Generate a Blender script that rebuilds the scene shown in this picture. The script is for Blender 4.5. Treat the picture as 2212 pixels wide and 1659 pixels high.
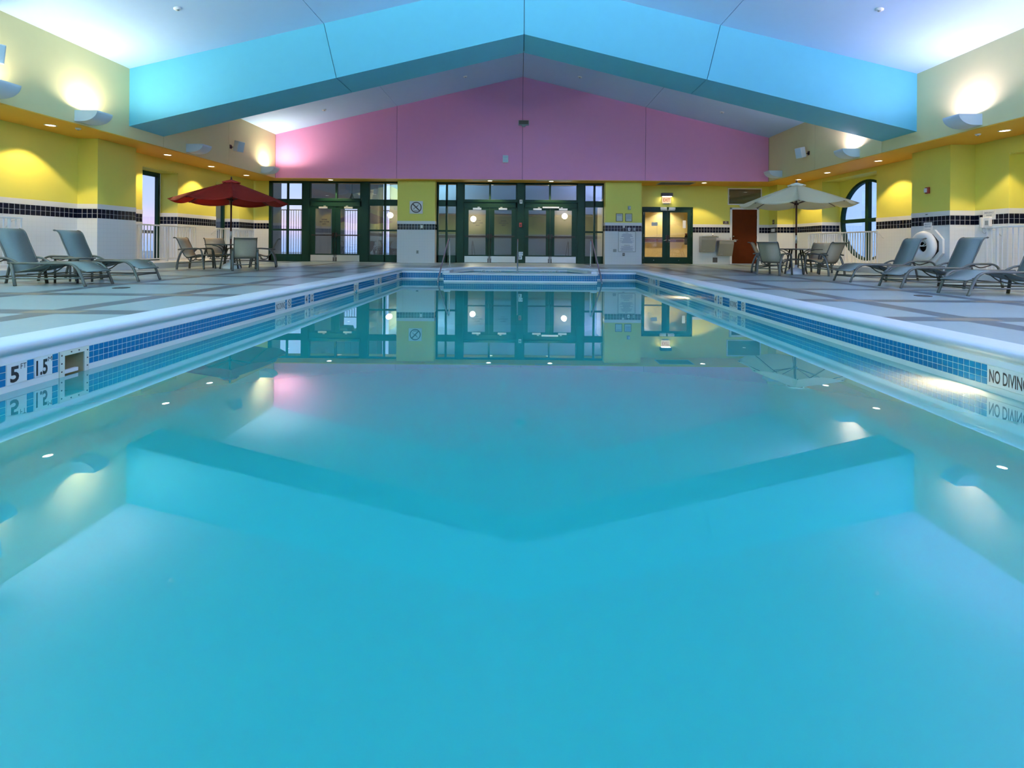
import bpy, bmesh, math, random
from math import sin, cos, pi, radians
from mathutils import Vector, Matrix

random.seed(7)
sc = bpy.context.scene
for o in list(bpy.data.objects):
    bpy.data.objects.remove(o)
COL = sc.collection

# ------------------------------------------------------------------ camera, world, exposure
F_PX, CX, CY, ROLL, YAW, HC = 1079.33, 1122.30, 528.82, 0.00799, -0.00222, 0.6974
cam_data = bpy.data.cameras.new('camera')
cam = bpy.data.objects.new('camera', cam_data)
COL.objects.link(cam)
cam_data.sensor_fit = 'HORIZONTAL'
cam_data.sensor_width = 36.0
cam_data.lens = F_PX / 2212 * 36.0
cam_data.shift_x = (1106 - CX) / 2212
cam_data.shift_y = -(829.5 - CY) / 2212
cam_data.clip_start = 0.05
R_ = Vector((cos(YAW), -sin(YAW), 0)); F_ = Vector((sin(YAW), cos(YAW), 0)); U_ = Vector((0, 0, 1))
c_, s_ = cos(ROLL), sin(ROLL)
cxv, cyv, czv = R_ * c_ + U_ * s_, U_ * c_ - R_ * s_, -F_
cam.matrix_world = Matrix(((cxv.x, cyv.x, czv.x, 0), (cxv.y, cyv.y, czv.y, 0), (cxv.z, cyv.z, czv.z, HC), (0, 0, 0, 1)))
sc.camera = cam

sc.view_settings.view_transform = 'Standard'
sc.view_settings.look = 'None'
sc.view_settings.exposure = 0.50
sc.view_settings.gamma = 1.0
sc.view_settings.use_curve_mapping = False
cy = sc.cycles
cy.use_denoising = True
cy.use_adaptive_sampling = False
cy.max_bounces = 9
cy.diffuse_bounces = 5
cy.glossy_bounces = 4
cy.transmission_bounces = 4
cy.transparent_max_bounces = 12
cy.caustics_reflective = False
cy.caustics_refractive = False
cy.sample_clamp_indirect = 6.0
cy.blur_glossy = 0.5

W_SCONCE, W_FILL, W_DOWN, W_POOL, W_SKY = 33.0, 1020.0, 104.0, 18.0, 1.25
C_FILL = dict(L=(.70, .95, .92), R=(.98, .82, 1.16))  # tint of the added fill lamps near the camera, by side
C_LEFT, C_RIGHT, C_DOWN = (1.0, 0.94, 0.82), (.92, .76, 1.08), (1.0, 0.76, 0.40)


def lin(r, g, b):
    f = lambda v: (v / 255 / 12.92) if v / 255 <= .04045 else ((v / 255 + .055) / 1.055) ** 2.4
    return (f(r), f(g), f(b))


world = bpy.data.worlds.new('dusk_sky')
sc.world = world
world.use_nodes = True
nt = world.node_tree
nt.nodes.clear()
tc = nt.nodes.new('ShaderNodeTexCoord'); sx = nt.nodes.new('ShaderNodeSeparateXYZ')
mr = nt.nodes.new('ShaderNodeMapRange'); mr.inputs[1].default_value = -0.3; mr.inputs[2].default_value = 0.7
cr = nt.nodes.new('ShaderNodeValToRGB')
el = cr.color_ramp.elements
el[0].position = 0.0; el[0].color = (*lin(80, 130, 200), 1)
el[1].position = 1.0; el[1].color = (*lin(150, 180, 228), 1)
for p, c in ((0.2, lin(85, 135, 208)), (0.27, lin(125, 165, 225)), (0.305, lin(165, 178, 225)), (0.33, lin(218, 192, 226)), (0.365, lin(190, 194, 234)), (0.43, lin(165, 190, 236))):
    e = el.new(p); e.color = (*c, 1)
bg = nt.nodes.new('ShaderNodeBackground'); wo = nt.nodes.new('ShaderNodeOutputWorld')
bg.inputs[1].default_value = W_SKY
nt.links.new(tc.outputs['Generated'], sx.inputs[0]); nt.links.new(sx.outputs[2], mr.inputs[0])
cr2 = nt.nodes.new('ShaderNodeValToRGB'); e2 = cr2.color_ramp.elements   # away from the sunset: plain blue
e2[0].position = 0.0; e2[0].color = (*lin(80, 130, 200), 1); e2[1].position = 1.0; e2[1].color = (*lin(150, 180, 228), 1)
for p, c in ((0.27, lin(120, 162, 222)), (0.33, lin(158, 186, 234)), (0.45, lin(160, 188, 238))):
    e = e2.new(p); e.color = (*c, 1)
mx_ = nt.nodes.new('ShaderNodeMapRange'); mx_.inputs[1].default_value = 0.0; mx_.inputs[2].default_value = 0.5
mc = nt.nodes.new('ShaderNodeMix'); mc.data_type = 'RGBA'
nt.links.new(sx.outputs[0], mx_.inputs[0]); nt.links.new(mx_.outputs[0], mc.inputs[0]); nt.links.new(cr.outputs[0], mc.inputs[6]); nt.links.new(cr2.outputs[0], mc.inputs[7]); nt.links.new(mr.outputs[0], cr2.inputs[0])
nt.links.new(mr.outputs[0], cr.inputs[0]); nt.links.new(mc.outputs[2], bg.inputs[0]); nt.links.new(bg.outputs[0], wo.inputs[0])

# ------------------------------------------------------------------ materials
def new_mat(name):
    m = bpy.data.materials.new(name); m.use_nodes = True
    n = m.node_tree; n.nodes.clear()
    out = n.nodes.new('ShaderNodeOutputMaterial')
    return m, n, out


def mat(name, col, rough=0.5, metal=0.0, vary=0.06, scale=6.0, bump=0.0, bscale=60.0, spec=0.5, emit=None, estr=0.0):
    m, n, out = new_mat(name)
    b = n.nodes.new('ShaderNodeBsdfPrincipled')
    b.inputs['Roughness'].default_value = rough
    b.inputs['Metallic'].default_value = metal
    b.inputs['Specular IOR Level'].default_value = spec
    co = n.nodes.new('ShaderNodeTexCoord')
    if vary > 0:
        no = n.nodes.new('ShaderNodeTexNoise'); no.inputs['Scale'].default_value = scale; no.inputs['Detail'].default_value = 3
        n.links.new(co.outputs['Object'], no.inputs['Vector'])
        mx = n.nodes.new('ShaderNodeMix'); mx.data_type = 'RGBA'
        mx.inputs[6].default_value = (*[c * (1 - vary) for c in col], 1)
        mx.inputs[7].default_value = (*[min(1, c * (1 + vary)) for c in col], 1)
        n.links.new(no.outputs[0], mx.inputs[0]); n.links.new(mx.outputs[2], b.inputs['Base Color'])
    else:
        b.inputs['Base Color'].default_value = (*col, 1)
    if bump > 0:
        n2 = n.nodes.new('ShaderNodeTexNoise'); n2.inputs['Scale'].default_value = bscale
        bp = n.nodes.new('ShaderNodeBump'); bp.inputs['Strength'].default_value = bump; bp.inputs['Distance'].default_value = 0.01
        n.links.new(co.outputs['Object'], n2.inputs['Vector']); n.links.new(n2.outputs[0], bp.inputs['Height'])
        n.links.new(bp.outputs[0], b.inputs['Normal'])
    if emit:
        b.inputs['Emission Color'].default_value = (*emit, 1); b.inputs['Emission Strength'].default_value = estr
    n.links.new(b.outputs[0], out.inputs[0])
    return m


def emis(name, col, s):
    m, n, out = new_mat(name)
    e = n.nodes.new('ShaderNodeEmission'); e.inputs[0].default_value = (*col, 1); e.inputs[1].default_value = s
    n.links.new(e.outputs[0], out.inputs[0])
    return m


def math_node(n, op, a=None, b=None, c=None):
    k = n.nodes.new('ShaderNodeMath'); k.operation = op
    for i, v in enumerate((a, b, c)):
        if v is None: continue
        if isinstance(v, (int, float)): k.inputs[i].default_value = v
        else: n.links.new(v, k.inputs[i])
    return k.outputs[0]


def mix_col(n, fac, a, b):
    k = n.nodes.new('ShaderNodeMix'); k.data_type = 'RGBA'
    if isinstance(fac, (int, float)): k.inputs[0].default_value = fac
    else: n.links.new(fac, k.inputs[0])
    for i, v in ((6, a), (7, b)):
        if isinstance(v, tuple): k.inputs[i].default_value = (*v, 1)
        else: n.links.new(v, k.inputs[i])
    return k.outputs[2]


def tile_mat(name, col, grout, size, joint, rough=0.15):
    """wall tile: grid in (x+y, z), recessed grout by bump"""
    m, n, out = new_mat(name)
    b = n.nodes.new('ShaderNodeBsdfPrincipled'); b.inputs['Roughness'].default_value = rough
    co = n.nodes.new('ShaderNodeTexCoord'); sp = n.nodes.new('ShaderNodeSeparateXYZ'); n.links.new(co.outputs['Object'], sp.inputs[0])
    u = math_node(n, 'ADD', sp.outputs[0], sp.outputs[1])
    def line(v):
        f = math_node(n, 'FRACT', math_node(n, 'MULTIPLY', v, 1 / size))
        return math_node(n, 'LESS_THAN', f, joint / size)
    g = math_node(n, 'MAXIMUM', line(u), line(sp.outputs[2]))
    n.links.new(mix_col(n, g, col, grout), b.inputs['Base Color'])
    bp = n.nodes.new('ShaderNodeBump'); bp.inputs['Strength'].default_value = 0.3; bp.inputs['Distance'].default_value = 0.003; bp.invert = True
    n.links.new(g, bp.inputs['Height']); n.links.new(bp.outputs[0], b.inputs['Normal'])
    n.links.new(b.outputs[0], out.inputs[0])
    return m


def cloth_mat(name, col, through, k):
    m, n, out = new_mat(name)
    di = n.nodes.new('ShaderNodeBsdfDiffuse'); di.inputs[0].default_value = (*col, 1)
    tl = n.nodes.new('ShaderNodeBsdfTranslucent'); tl.inputs[0].default_value = (*through, 1)
    mx = n.nodes.new('ShaderNodeMixShader'); mx.inputs[0].default_value = k
    n.links.new(di.outputs[0], mx.inputs[1]); n.links.new(tl.outputs[0], mx.inputs[2]); n.links.new(mx.outputs[0], out.inputs[0])
    return m


def deck_mat():
    """small mosaic deck: pale field, slate bands on a grid, tan lozenges where bands cross"""
    m, n, out = new_mat('deck_mosaic')
    b = n.nodes.new('ShaderNodeBsdfPrincipled'); b.inputs['Roughness'].default_value = 0.33
    b.inputs['Specular IOR Level'].default_value = 0.45
    co = n.nodes.new('ShaderNodeTexCoord'); sp = n.nodes.new('ShaderNodeSeparateXYZ'); n.links.new(co.outputs['Object'], sp.inputs[0])
    X, Y = sp.outputs[0], sp.outputs[1]
    def near_any(v, vals, hw):
        r = None
        for q in vals:
            d = math_node(n, 'ABSOLUTE', math_node(n, 'SUBTRACT', v, q))
            t = math_node(n, 'LESS_THAN', d, hw)
            r = t if r is None else math_node(n, 'MAXIMUM', r, t)
        return r
    xs = (-8.47, -6.53, -4.60, -2.6, 2.5, 4.40, 6.25, 8.1)
    ys = (-1.6, 0.0, 1.65, 3.28, 4.92, 6.58, 8.28, 10.25, 12.2, 14.1, 16.0, 17.7)
    bx, by = near_any(X, xs, 0.14), near_any(Y, ys, 0.145)
    band = math_node(n, 'MAXIMUM', bx, by)
    cross = math_node(n, 'MULTIPLY', near_any(X, xs, 0.28), near_any(Y, ys, 0.09))
    no = n.nodes.new('ShaderNodeTexNoise'); no.inputs['Scale'].default_value = 22; n.links.new(co.outputs['Object'], no.inputs['Vector'])
    vo = n.nodes.new('ShaderNodeTexVoronoi'); vo.inputs['Scale'].default_value = 20; n.links.new(co.outputs['Object'], vo.inputs['Vector'])
    field = mix_col(n, no.outputs[0], (.25, .345, .375), (.315, .415, .435))
    slate = mix_col(n, no.outputs[0], (.048, .085, .12), (.08, .125, .165))
    tan = mix_col(n, no.outputs[0], (.20, .165, .13), (.29, .23, .17))
    c = mix_col(n, band, field, slate)
    c = mix_col(n, math_node(n, 'MULTIPLY', cross, band), c, tan)
    def line(v):
        f = math_node(n, 'FRACT', math_node(n, 'MULTIPLY', v, 1 / 0.047))
        return math_node(n, 'LESS_THAN', f, 0.09)
    g = math_node(n, 'MAXIMUM', line(X), line(Y))
    c = mix_col(n, math_node(n, 'MULTIPLY', g, 0.35), c, (.30, .32, .31))
    n.links.new(c, b.inputs['Base Color'])
    n.links.new(b.outputs[0], out.inputs[0])
    return m


def water_mat():
    m, n, out = new_mat('pool_water')
    co = n.nodes.new('ShaderNodeTexCoord')
    no = n.nodes.new('ShaderNodeTexNoise'); no.inputs['Scale'].default_value = 1.3; no.inputs['Detail'].default_value = 1.0
    n.links.new(co.outputs['Object'], no.inputs['Vector'])
    bp = n.nodes.new('ShaderNodeBump'); bp.inputs['Strength'].default_value = 0.02; bp.inputs['Distance'].default_value = 0.01
    n.links.new(no.outputs[0], bp.inputs['Height'])
    fr = n.nodes.new('ShaderNodeFresnel'); fr.inputs['IOR'].default_value = 1.33
    n.links.new(bp.outputs[0], fr.inputs['Normal'])
    gl = n.nodes.new('ShaderNodeBsdfGlossy'); gl.inputs['Roughness'].default_value = 0.004; gl.inputs['Color'].default_value = (.90, .98, 1, 1)
    n.links.new(bp.outputs[0], gl.inputs['Normal'])
    di = n.nodes.new('ShaderNodeBsdfDiffuse'); di.inputs['Color'].default_value = (.014, .405, .415, 1)
    tl = n.nodes.new('ShaderNodeBsdfTranslucent'); tl.inputs['Color'].default_value = (.95, .90, .66, 1)
    tr = n.nodes.new('ShaderNodeBsdfTransparent'); tr.inputs['Color'].default_value = (.60, .95, 1.0, 1)
    m1 = n.nodes.new('ShaderNodeMixShader'); m1.inputs[0].default_value = 0.22
    n.links.new(di.outputs[0], m1.inputs[1]); n.links.new(tl.outputs[0], m1.inputs[2])
    m2 = n.nodes.new('ShaderNodeMixShader'); m2.inputs[0].default_value = 0.14
    n.links.new(m1.outputs[0], m2.inputs[1]); n.links.new(tr.outputs[0], m2.inputs[2])
    m3 = n.nodes.new('ShaderNodeMixShader')
    rf = n.nodes.new('ShaderNodeMath'); rf.operation = 'MULTIPLY'; rf.use_clamp = False; rf.inputs[1].default_value = 2.05
    n.links.new(fr.outputs[0], rf.inputs[0])
    n.links.new(math_node(n, 'MINIMUM', rf.outputs[0], .52), m3.inputs[0]); n.links.new(m2.outputs[0], m3.inputs[1]); n.links.new(gl.outputs[0], m3.inputs[2])
    n.links.new(m3.outputs[0], out.inputs[0])
    return m


def glass_mat(name, tint=(.90, .95, .96), ior=1.9):
    m, n, out = new_mat(name)
    fr = n.nodes.new('ShaderNodeFresnel'); ge = n.nodes.new('ShaderNodeNewGeometry')
    n.links.new(math_node(n, 'POWER', ior, math_node(n, 'MULTIPLY_ADD', ge.outputs['Backfacing'], -2.0, 1.0)), fr.inputs['IOR'])
    gl = n.nodes.new('ShaderNodeBsdfGlossy'); gl.inputs['Roughness'].default_value = 0.0
    tr = n.nodes.new('ShaderNodeBsdfTransparent'); tr.inputs['Color'].default_value = (*tint, 1)
    mx = n.nodes.new('ShaderNodeMixShader')
    n.links.new(fr.outputs[0], mx.inputs[0]); n.links.new(tr.outputs[0], mx.inputs[1]); n.links.new(gl.outputs[0], mx.inputs[2])
    n.links.new(mx.outputs[0], out.inputs[0])
    return m


M = dict(
    yellow=mat('yellow_paint', (.74, .67, .11), .55, vary=.02),
    orange=mat('orange_paint', (.80, .40, .03), .6, vary=.02),
    cream=mat('cream_paint', (.74, .65, .33), .6, vary=.02, bump=.05),
    ceil=mat('pale_blue_paint', (.48, .68, .91), .7, vary=.02, bump=.08),
    beam=mat('turquoise_paint', (.13, .53, .69), .6, vary=.03, bump=.05),
    pink=mat('pink_paint', (.88, .33, .56), .6, vary=.02, bump=.05),
    joint=mat('joint_dark', (.05, .08, .10), .8, vary=0),  # dark backing in the open joints between panels
    jointp=mat('joint_pink', (.16, .05, .10), .8, vary=0),
    wtile=tile_mat('white_wall_tile', (.72, .745, .765), (.64, .665, .69), .0995, .004),
    wcap=mat('white_cap_tile', (.72, .73, .73), .2, vary=.02),
    grout=mat('pale_grout', (.55, .56, .56), .8, vary=.03),
    navy=mat('navy_tile', (.004, .006, .018), .22, vary=.2, scale=9, spec=.16),
    bluet=mat('pool_blue_tile', (.003, .145, .34), .14, vary=.10, scale=14),
    mark=mat('white_marker_tile', (.75, .78, .77), .2, vary=.02),
    ink=mat('black_ink', (.012, .012, .014), .5, vary=0),
    inkbrown=mat('brown_ink', (.05, .03, .02), .5, vary=0),
    deck=deck_mat(),
    coping=mat('white_coping', (.70, .745, .79), .35, vary=.05, scale=3, bump=.03),
    plaster=mat('pool_plaster', (.06, .52, .57), .6, vary=.05, scale=1.5),
    poolwhite=mat('pool_white_band', (.74, .80, .78), .4, vary=.03),
    ledge=mat('ledge_tile', (.62, .64, .64), .3, vary=.03),
    water=water_mat(),
    glass=glass_mat('window_glass'),
    green=mat('dark_green_frame', (.004, .030, .018), .5, vary=.08, spec=.2),
    teal_edge=mat('dark_teal_frame', (.004, .05, .075), .3, vary=.05),
    alu=mat('brushed_aluminium', (.62, .63, .62), .35, .6, vary=.04),
    steel=mat('stainless_steel', (.55, .56, .58), .22, 1.0, vary=.03),
    fountain=mat('fountain_steel', (.42, .40, .36), .38, .75, vary=.05),
    bronze=mat('dark_bronze', (.020, .012, .008), .4, .3, vary=.05),
    white=mat('white_enamel', (.80, .81, .82), .35, vary=.02),
    sconce=mat('pale_blue_sconce', (.62, .72, .78), .5, vary=.02),
    frame=mat('warm_grey_metal', (.085, .090, .078), .5, .0, vary=.05, spec=.25),
    sling=mat('grey_sling_mesh', (.145, .185, .180), .75, vary=.10, scale=60, bump=.25, bscale=300),
    sling_lit=mat('warm_lit_sling_mesh', (.42, .365, .26), .75, vary=.08, scale=60, bump=.25, bscale=300),  # chair sling: warm light on the grey fabric is put into its colour
    red=mat('red_canvas', (.38, .020, .010), .8, vary=.06),
    canvas=cloth_mat('cream_canvas', (.95, .96, .76), (.95, .58, .10), .16),
    wood=mat('dark_red_wood', (.055, .012, .008), .4, vary=.15, scale=20),
    door=mat('brown_wood_door', (.085, .017, .003), .6, vary=.2, scale=5, spec=.08),
    black=mat('black_plastic', (.012, .012, .012), .4, vary=0),
    grey=mat('grey_plastic', (.30, .34, .34), .45, vary=.03),
    darkgrey=mat('dark_grille', (.10, .09, .08), .6, vary=.05),
    paleblue=mat('pale_speaker', (.55, .68, .74), .5, vary=.02),
    plaque=mat('brown_plaque', (.10, .065, .05), .4, vary=.04),
    redbox=mat('red_enamel', (.30, .03, .02), .4, vary=.02),
    paper=mat('white_paper', (.78, .79, .80), .6, vary=.02),
    notice=mat('notice_print', (.55, .60, .52), .5, vary=.12, scale=30),
    greyink=mat('grey_ink', (.22, .26, .36), .6, vary=0),
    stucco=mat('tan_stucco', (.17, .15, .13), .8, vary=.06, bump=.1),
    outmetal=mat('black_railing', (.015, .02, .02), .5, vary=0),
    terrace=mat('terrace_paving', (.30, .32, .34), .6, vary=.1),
    corridor=mat('corridor_wall', (.66, .57, .36), .6, vary=.04),
    corrfloor=mat('corridor_floor', (.50, .38, .20), .4, vary=.1),
    throat=mat('skimmer_throat', (.52, .47, .28), .6, vary=.1),
    yellowed=mat('skimmer_plate', (.66, .70, .60), .45, vary=.06),
    lens=emis('lamp_lens', (1.0, .86, .6), 9.0),
    globe=emis('globe_lamp', (1.0, .85, .58), 9.0),
    exitface=emis('exit_face', (1.0, .74, .45), .75),
    exitred=emis('exit_letters', (.8, .06, .02), .5),
    exittube=emis('exit_tube', (1.0, .95, .85), 5.0),
    poollens=emis('pool_lamp_lens', (1.0, .84, .60), 1.2),
    uplamp=emis('uplight_lamp', (1.0, .95, .85), 3.0),
)

# ------------------------------------------------------------------ mesh helpers
class MB:
    def __init__(s): s.bm = bmesh.new()
    def face(s, pts):
        return s.bm.faces.new([s.bm.verts.new(p) for p in pts])
    def box(s, a, b, bevel=0):
        x0, y0, z0 = [min(p, q) for p, q in zip(a, b)]; x1, y1, z1 = [max(p, q) for p, q in zip(a, b)]
        v = [s.bm.verts.new(p) for p in ((x0, y0, z0), (x1, y0, z0), (x1, y1, z0), (x0, y1, z0), (x0, y0, z1), (x1, y0, z1), (x1, y1, z1), (x0, y1, z1))]
        fs = [s.bm.faces.new([v[i] for i in f]) for f in ((3, 2, 1, 0), (4, 5, 6, 7), (0, 1, 5, 4), (1, 2, 6, 5), (2, 3, 7, 6), (3, 0, 4, 7))]
        if bevel > 0:
            es = list({e for f in fs for e in f.edges})
            bmesh.ops.bevel(s.bm, geom=es, offset=bevel, segments=2, affect='EDGES', profile=.6)
        return s
    def prism(s, pts, d):
        """polygon pts (3D) extruded by vector d"""
        d = Vector(d); n = len(pts)
        a = [s.bm.verts.new(p) for p in pts]; b = [s.bm.verts.new(Vector(p) + d) for p in pts]
        s.bm.faces.new(a[::-1]); s.bm.faces.new(b)
        for i in range(n):
            j = (i + 1) % n
            s.bm.faces.new((a[i], a[j], b[j], b[i]))
        return s
    def tube(s, pts, r, seg=8, flat=1.0, up=None):
        """round (or flattened) bar along a polyline"""
        pts = [Vector(p) for p in pts]; rings = []
        nrm = Vector(up) if up else None
        for i, p in enumerate(pts):
            t = (pts[min(i + 1, len(pts) - 1)] - pts[max(i - 1, 0)]).normalized()
            if nrm is None:
                nrm = Vector((0, 0, 1)) if abs(t.z) < .9 else Vector((1, 0, 0))
            nn = nrm - t * nrm.dot(t)
            if nn.length < 1e-5: nn = t.orthogonal()
            nn.normalize(); bb = t.cross(nn)
            if not up: nrm = nn
            rings.append([s.bm.verts.new(p + nn * r * flat * cos(2 * pi * k / seg) + bb * r * sin(2 * pi * k / seg)) for k in range(seg)])
        for a, b in zip(rings, rings[1:]):
            for k in range(seg):
                f = s.bm.faces.new((a[k], a[(k + 1) % seg], b[(k + 1) % seg], b[k])); f.smooth = True
        s.bm.faces.new(rings[0][::-1]); s.bm.faces.new(rings[-1])
        return s
    def lathe(s, prof, c=(0, 0, 0), seg=20, axis='z', smooth=True):
        """prof: (r, h) list; r=0 ends close"""
        c = Vector(c); rings = []
        def P(r, h, a):
            if axis == 'z': return c + Vector((r * cos(a), r * sin(a), h))
            if axis == 'x': return c + Vector((h, r * cos(a), r * sin(a)))
            return c + Vector((r * sin(a), h, r * cos(a)))
        for r, h in prof:
            rings.append([s.bm.verts.new(P(0, h, 0))] if r < 1e-6 else [s.bm.verts.new(P(r, h, 2 * pi * k / seg)) for k in range(seg)])
        for a, b in zip(rings, rings[1:]):
            for k in range(seg):
                j = (k + 1) % seg
                if len(a) == 1 and len(b) == 1: continue
                if len(a) == 1: f = s.bm.faces.new((a[0], b[j], b[k]))
                elif len(b) == 1: f = s.bm.faces.new((a[k], a[j], b[0]))
                else: f = s.bm.faces.new((a[k], a[j], b[j], b[k]))
                f.smooth = smooth
        return s
    def sheet(s, prof, w, t, axis='x'):
        """strip along profile (u,z) of width w (centred on the other axis), thickness t; axis names the profile's horizontal direction"""
        pr = [Vector((u, z)) for u, z in prof]; up, dn = [], []
        for i, p in enumerate(pr):
            d = (pr[min(i + 1, len(pr) - 1)] - pr[max(i - 1, 0)]).normalized(); nn = Vector((-d.y, d.x)) * t / 2
            up.append(p + nn); dn.append(p - nn)
        ring = up + dn[::-1]
        def P(q, v): return (q.x, v, q.y) if axis == 'x' else (v, q.x, q.y)
        n = len(pr)
        A = [s.bm.verts.new(P(q, -w / 2)) for q in ring]; B = [s.bm.verts.new(P(q, w / 2)) for q in ring]
        m = len(ring)
        for i in range(m):
            j = (i + 1) % m
            f = s.bm.faces.new((A[i], A[j], B[j], B[i])); f.smooth = True
        for i in range(n - 1):
            s.bm.faces.new((A[i], A[m - 1 - i], A[m - 2 - i], A[i + 1])[::-1])
            s.bm.faces.new((B[i], B[m - 1 - i], B[m - 2 - i], B[i + 1]))
        return s
    def build(s, name, m, parent=None, loc=(0, 0, 0)):
        bmesh.ops.recalc_face_normals(s.bm, faces=s.bm.faces)
        me = bpy.data.meshes.new(name); s.bm.to_mesh(me); s.bm.free()
        me.materials.append(M[m] if isinstance(m, str) else m)
        return link(name, me, parent, loc)


def link(name, data, parent=None, loc=(0, 0, 0)):
    o = bpy.data.objects.new(name, data); COL.objects.link(o); o.location = loc
    if parent: o.parent = parent
    return o


def empty(name, loc=(0, 0, 0), rz=0):
    o = link(name, None, None, loc); o.rotation_euler = (0, 0, rz); o.empty_display_size = .1
    return o


def tag(o, label=None, cat=None, group=None, kind=None):
    if label: o['label'] = label
    if cat: o['category'] = cat
    if group: o['group'] = group
    if kind: o['kind'] = kind
    return o


def struct(o): o['kind'] = 'structure'; return o


def copy_tree(o, parent=None):
    c = o.copy(); COL.objects.link(c)
    if parent: c.parent = parent
    for ch in list(o.children): copy_tree(ch, c)
    return c


def smooth_path(pts, n=6):
    """Catmull-Rom through points"""
    P = [Vector(p) for p in pts]; P = [P[0] * 2 - P[1]] + P + [P[-1] * 2 - P[-2]]; out = []
    for i in range(1, len(P) - 2):
        for k in range(n):
            t = k / n; a, b, c, d = P[i - 1:i + 3]
            out.append(.5 * ((2 * b) + (c - a) * t + (2 * a - 5 * b + 4 * c - d) * t * t + (3 * b - a - 3 * c + d) * t ** 3))
    out.append(P[-2]); return out


_text = {}
def text_mesh(s, off=.022):
    key = (s, off)
    if key not in _text:
        cu = bpy.data.curves.new('lettering', 'FONT'); cu.body = s; cu.align_x = 'CENTER'; cu.align_y = 'CENTER'; cu.size = 1; cu.offset = off; cu.resolution_u = 3
        o = bpy.data.objects.new('lettering', cu); COL.objects.link(o)
        dg = bpy.context.evaluated_depsgraph_get(); me = bpy.data.meshes.new_from_object(o.evaluated_get(dg))
        bpy.data.objects.remove(o)
        xs = [v.co.x for v in me.vertices]; ys = [v.co.y for v in me.vertices]
        cx, cyy, w, h = (min(xs) + max(xs)) / 2, (min(ys) + max(ys)) / 2, max(xs) - min(xs), max(ys) - min(ys)
        for v in me.vertices: v.co = ((v.co.x - cx) / w, (v.co.y - cyy) / h, 0)
        _text[key] = me
    return _text[key]


def text(s, w, h, origin, right, up, m, parent, name='lettering'):
    """unit text mesh placed at origin: width along right, height along up"""
    me = text_mesh(s, .0 if h < .05 and len(s) < 3 else .03 if len(s) < 4 else .014).copy(); me.materials.clear(); me.materials.append(M[m])
    r, u = Vector(right), Vector(up); o0 = Vector(origin)
    for v in me.vertices: v.co = o0 + r * (v.co.x * w) + u * (v.co.y * h)
    return link(name, me, parent)


def light(kind, name, loc, energy, color, parent=None, direction=(0, 0, 1), **kw):
    d = bpy.data.lights.new(name, kind); d.energy = energy; d.color = color
    for k, v in kw.items(): setattr(d, k, v)
    o = bpy.data.objects.new(name, d); COL.objects.link(o); o.location = loc
    o.rotation_euler = Vector(direction).to_track_quat('-Z', 'Y').to_euler()
    if parent: o.parent = parent
    return o

# ------------------------------------------------------------------ dimensions (metres; deck is z = 0)
PL, PR, PN, PE = -3.393, 3.308, -0.25, 14.32          # pool sides, near end, far end
WZ, TT, TB = -0.309, -0.123, -0.265                   # water, tile band top and bottom
FL, FR = -8.97, 9.0                                   # fascia planes
WL, WR = -10.15, 10.30                                # side walls
ZS, ZE, ZA, XA = 3.051, 4.655, 6.82, 0.04             # soffit, eaves, apex
GY, DW, CW, RW = 18.20, 18.98, 18.60, 19.55           # gable wall, storefront, columns, right part of end wall
NY = -3.2                                             # wall behind the camera
SL = (ZA - ZE) / 9.0
zc = lambda x: ZA - SL * abs(x - XA)
TC = 0.0995                                           # wall tile pitch
Z_NAVY, Z_CAP, Z_PAINT = 1.228, 1.444, 1.555

# ------------------------------------------------------------------ floor
def deck():
    b = MB()
    rects = [(-11.2, NY, PL, DW + 1.2), (PR, NY, 11.4, DW + 1.2), (PL, NY, PR, PN), (PL, 15.62, PR, DW + 1.2)]
    for x0, y0, x1, y1 in rects: b.face([(x0, y0, 0), (x1, y0, 0), (x1, y1, 0), (x0, y1, 0)])
    for s_, xe in ((-1, PL), (1, PR)):
        b.face([(xe, PE, 0), (s_ * 2.05, PE, 0), (s_ * 1.45, 15.55, 0), (s_ * 1.45, 15.62, 0), (xe, 15.62, 0)])
    b.face([(-1.45, 15.55, 0), (1.45, 15.55, 0), (1.45, 15.62, 0), (-1.45, 15.62, 0)])
    bmesh.ops.remove_doubles(b.bm, verts=b.bm.verts, dist=.0005)
    return struct(b.build('floor', 'deck'))
deck()

# ledges along the side walls (a low tiled step under the windows)
def ledge(name, x0, x1, y0, y1):
    b = MB(); b.box((x0, y0, -.02), (x1, y1, .16), .012)
    o = struct(b.build(name, 'ledge'))
    xf = x1 if x0 < 0 else x0
    return o
ledge('trim_1', WL - .6, -9.42, NY, 11.38); ledge('trim_2', WL - .6, -9.42, 12.52, 18.5)
ledge('trim_3', 9.55, WR + .6, NY, 11.28); ledge('trim_4', 9.55, WR + .6, 12.45, 18.7)

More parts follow.
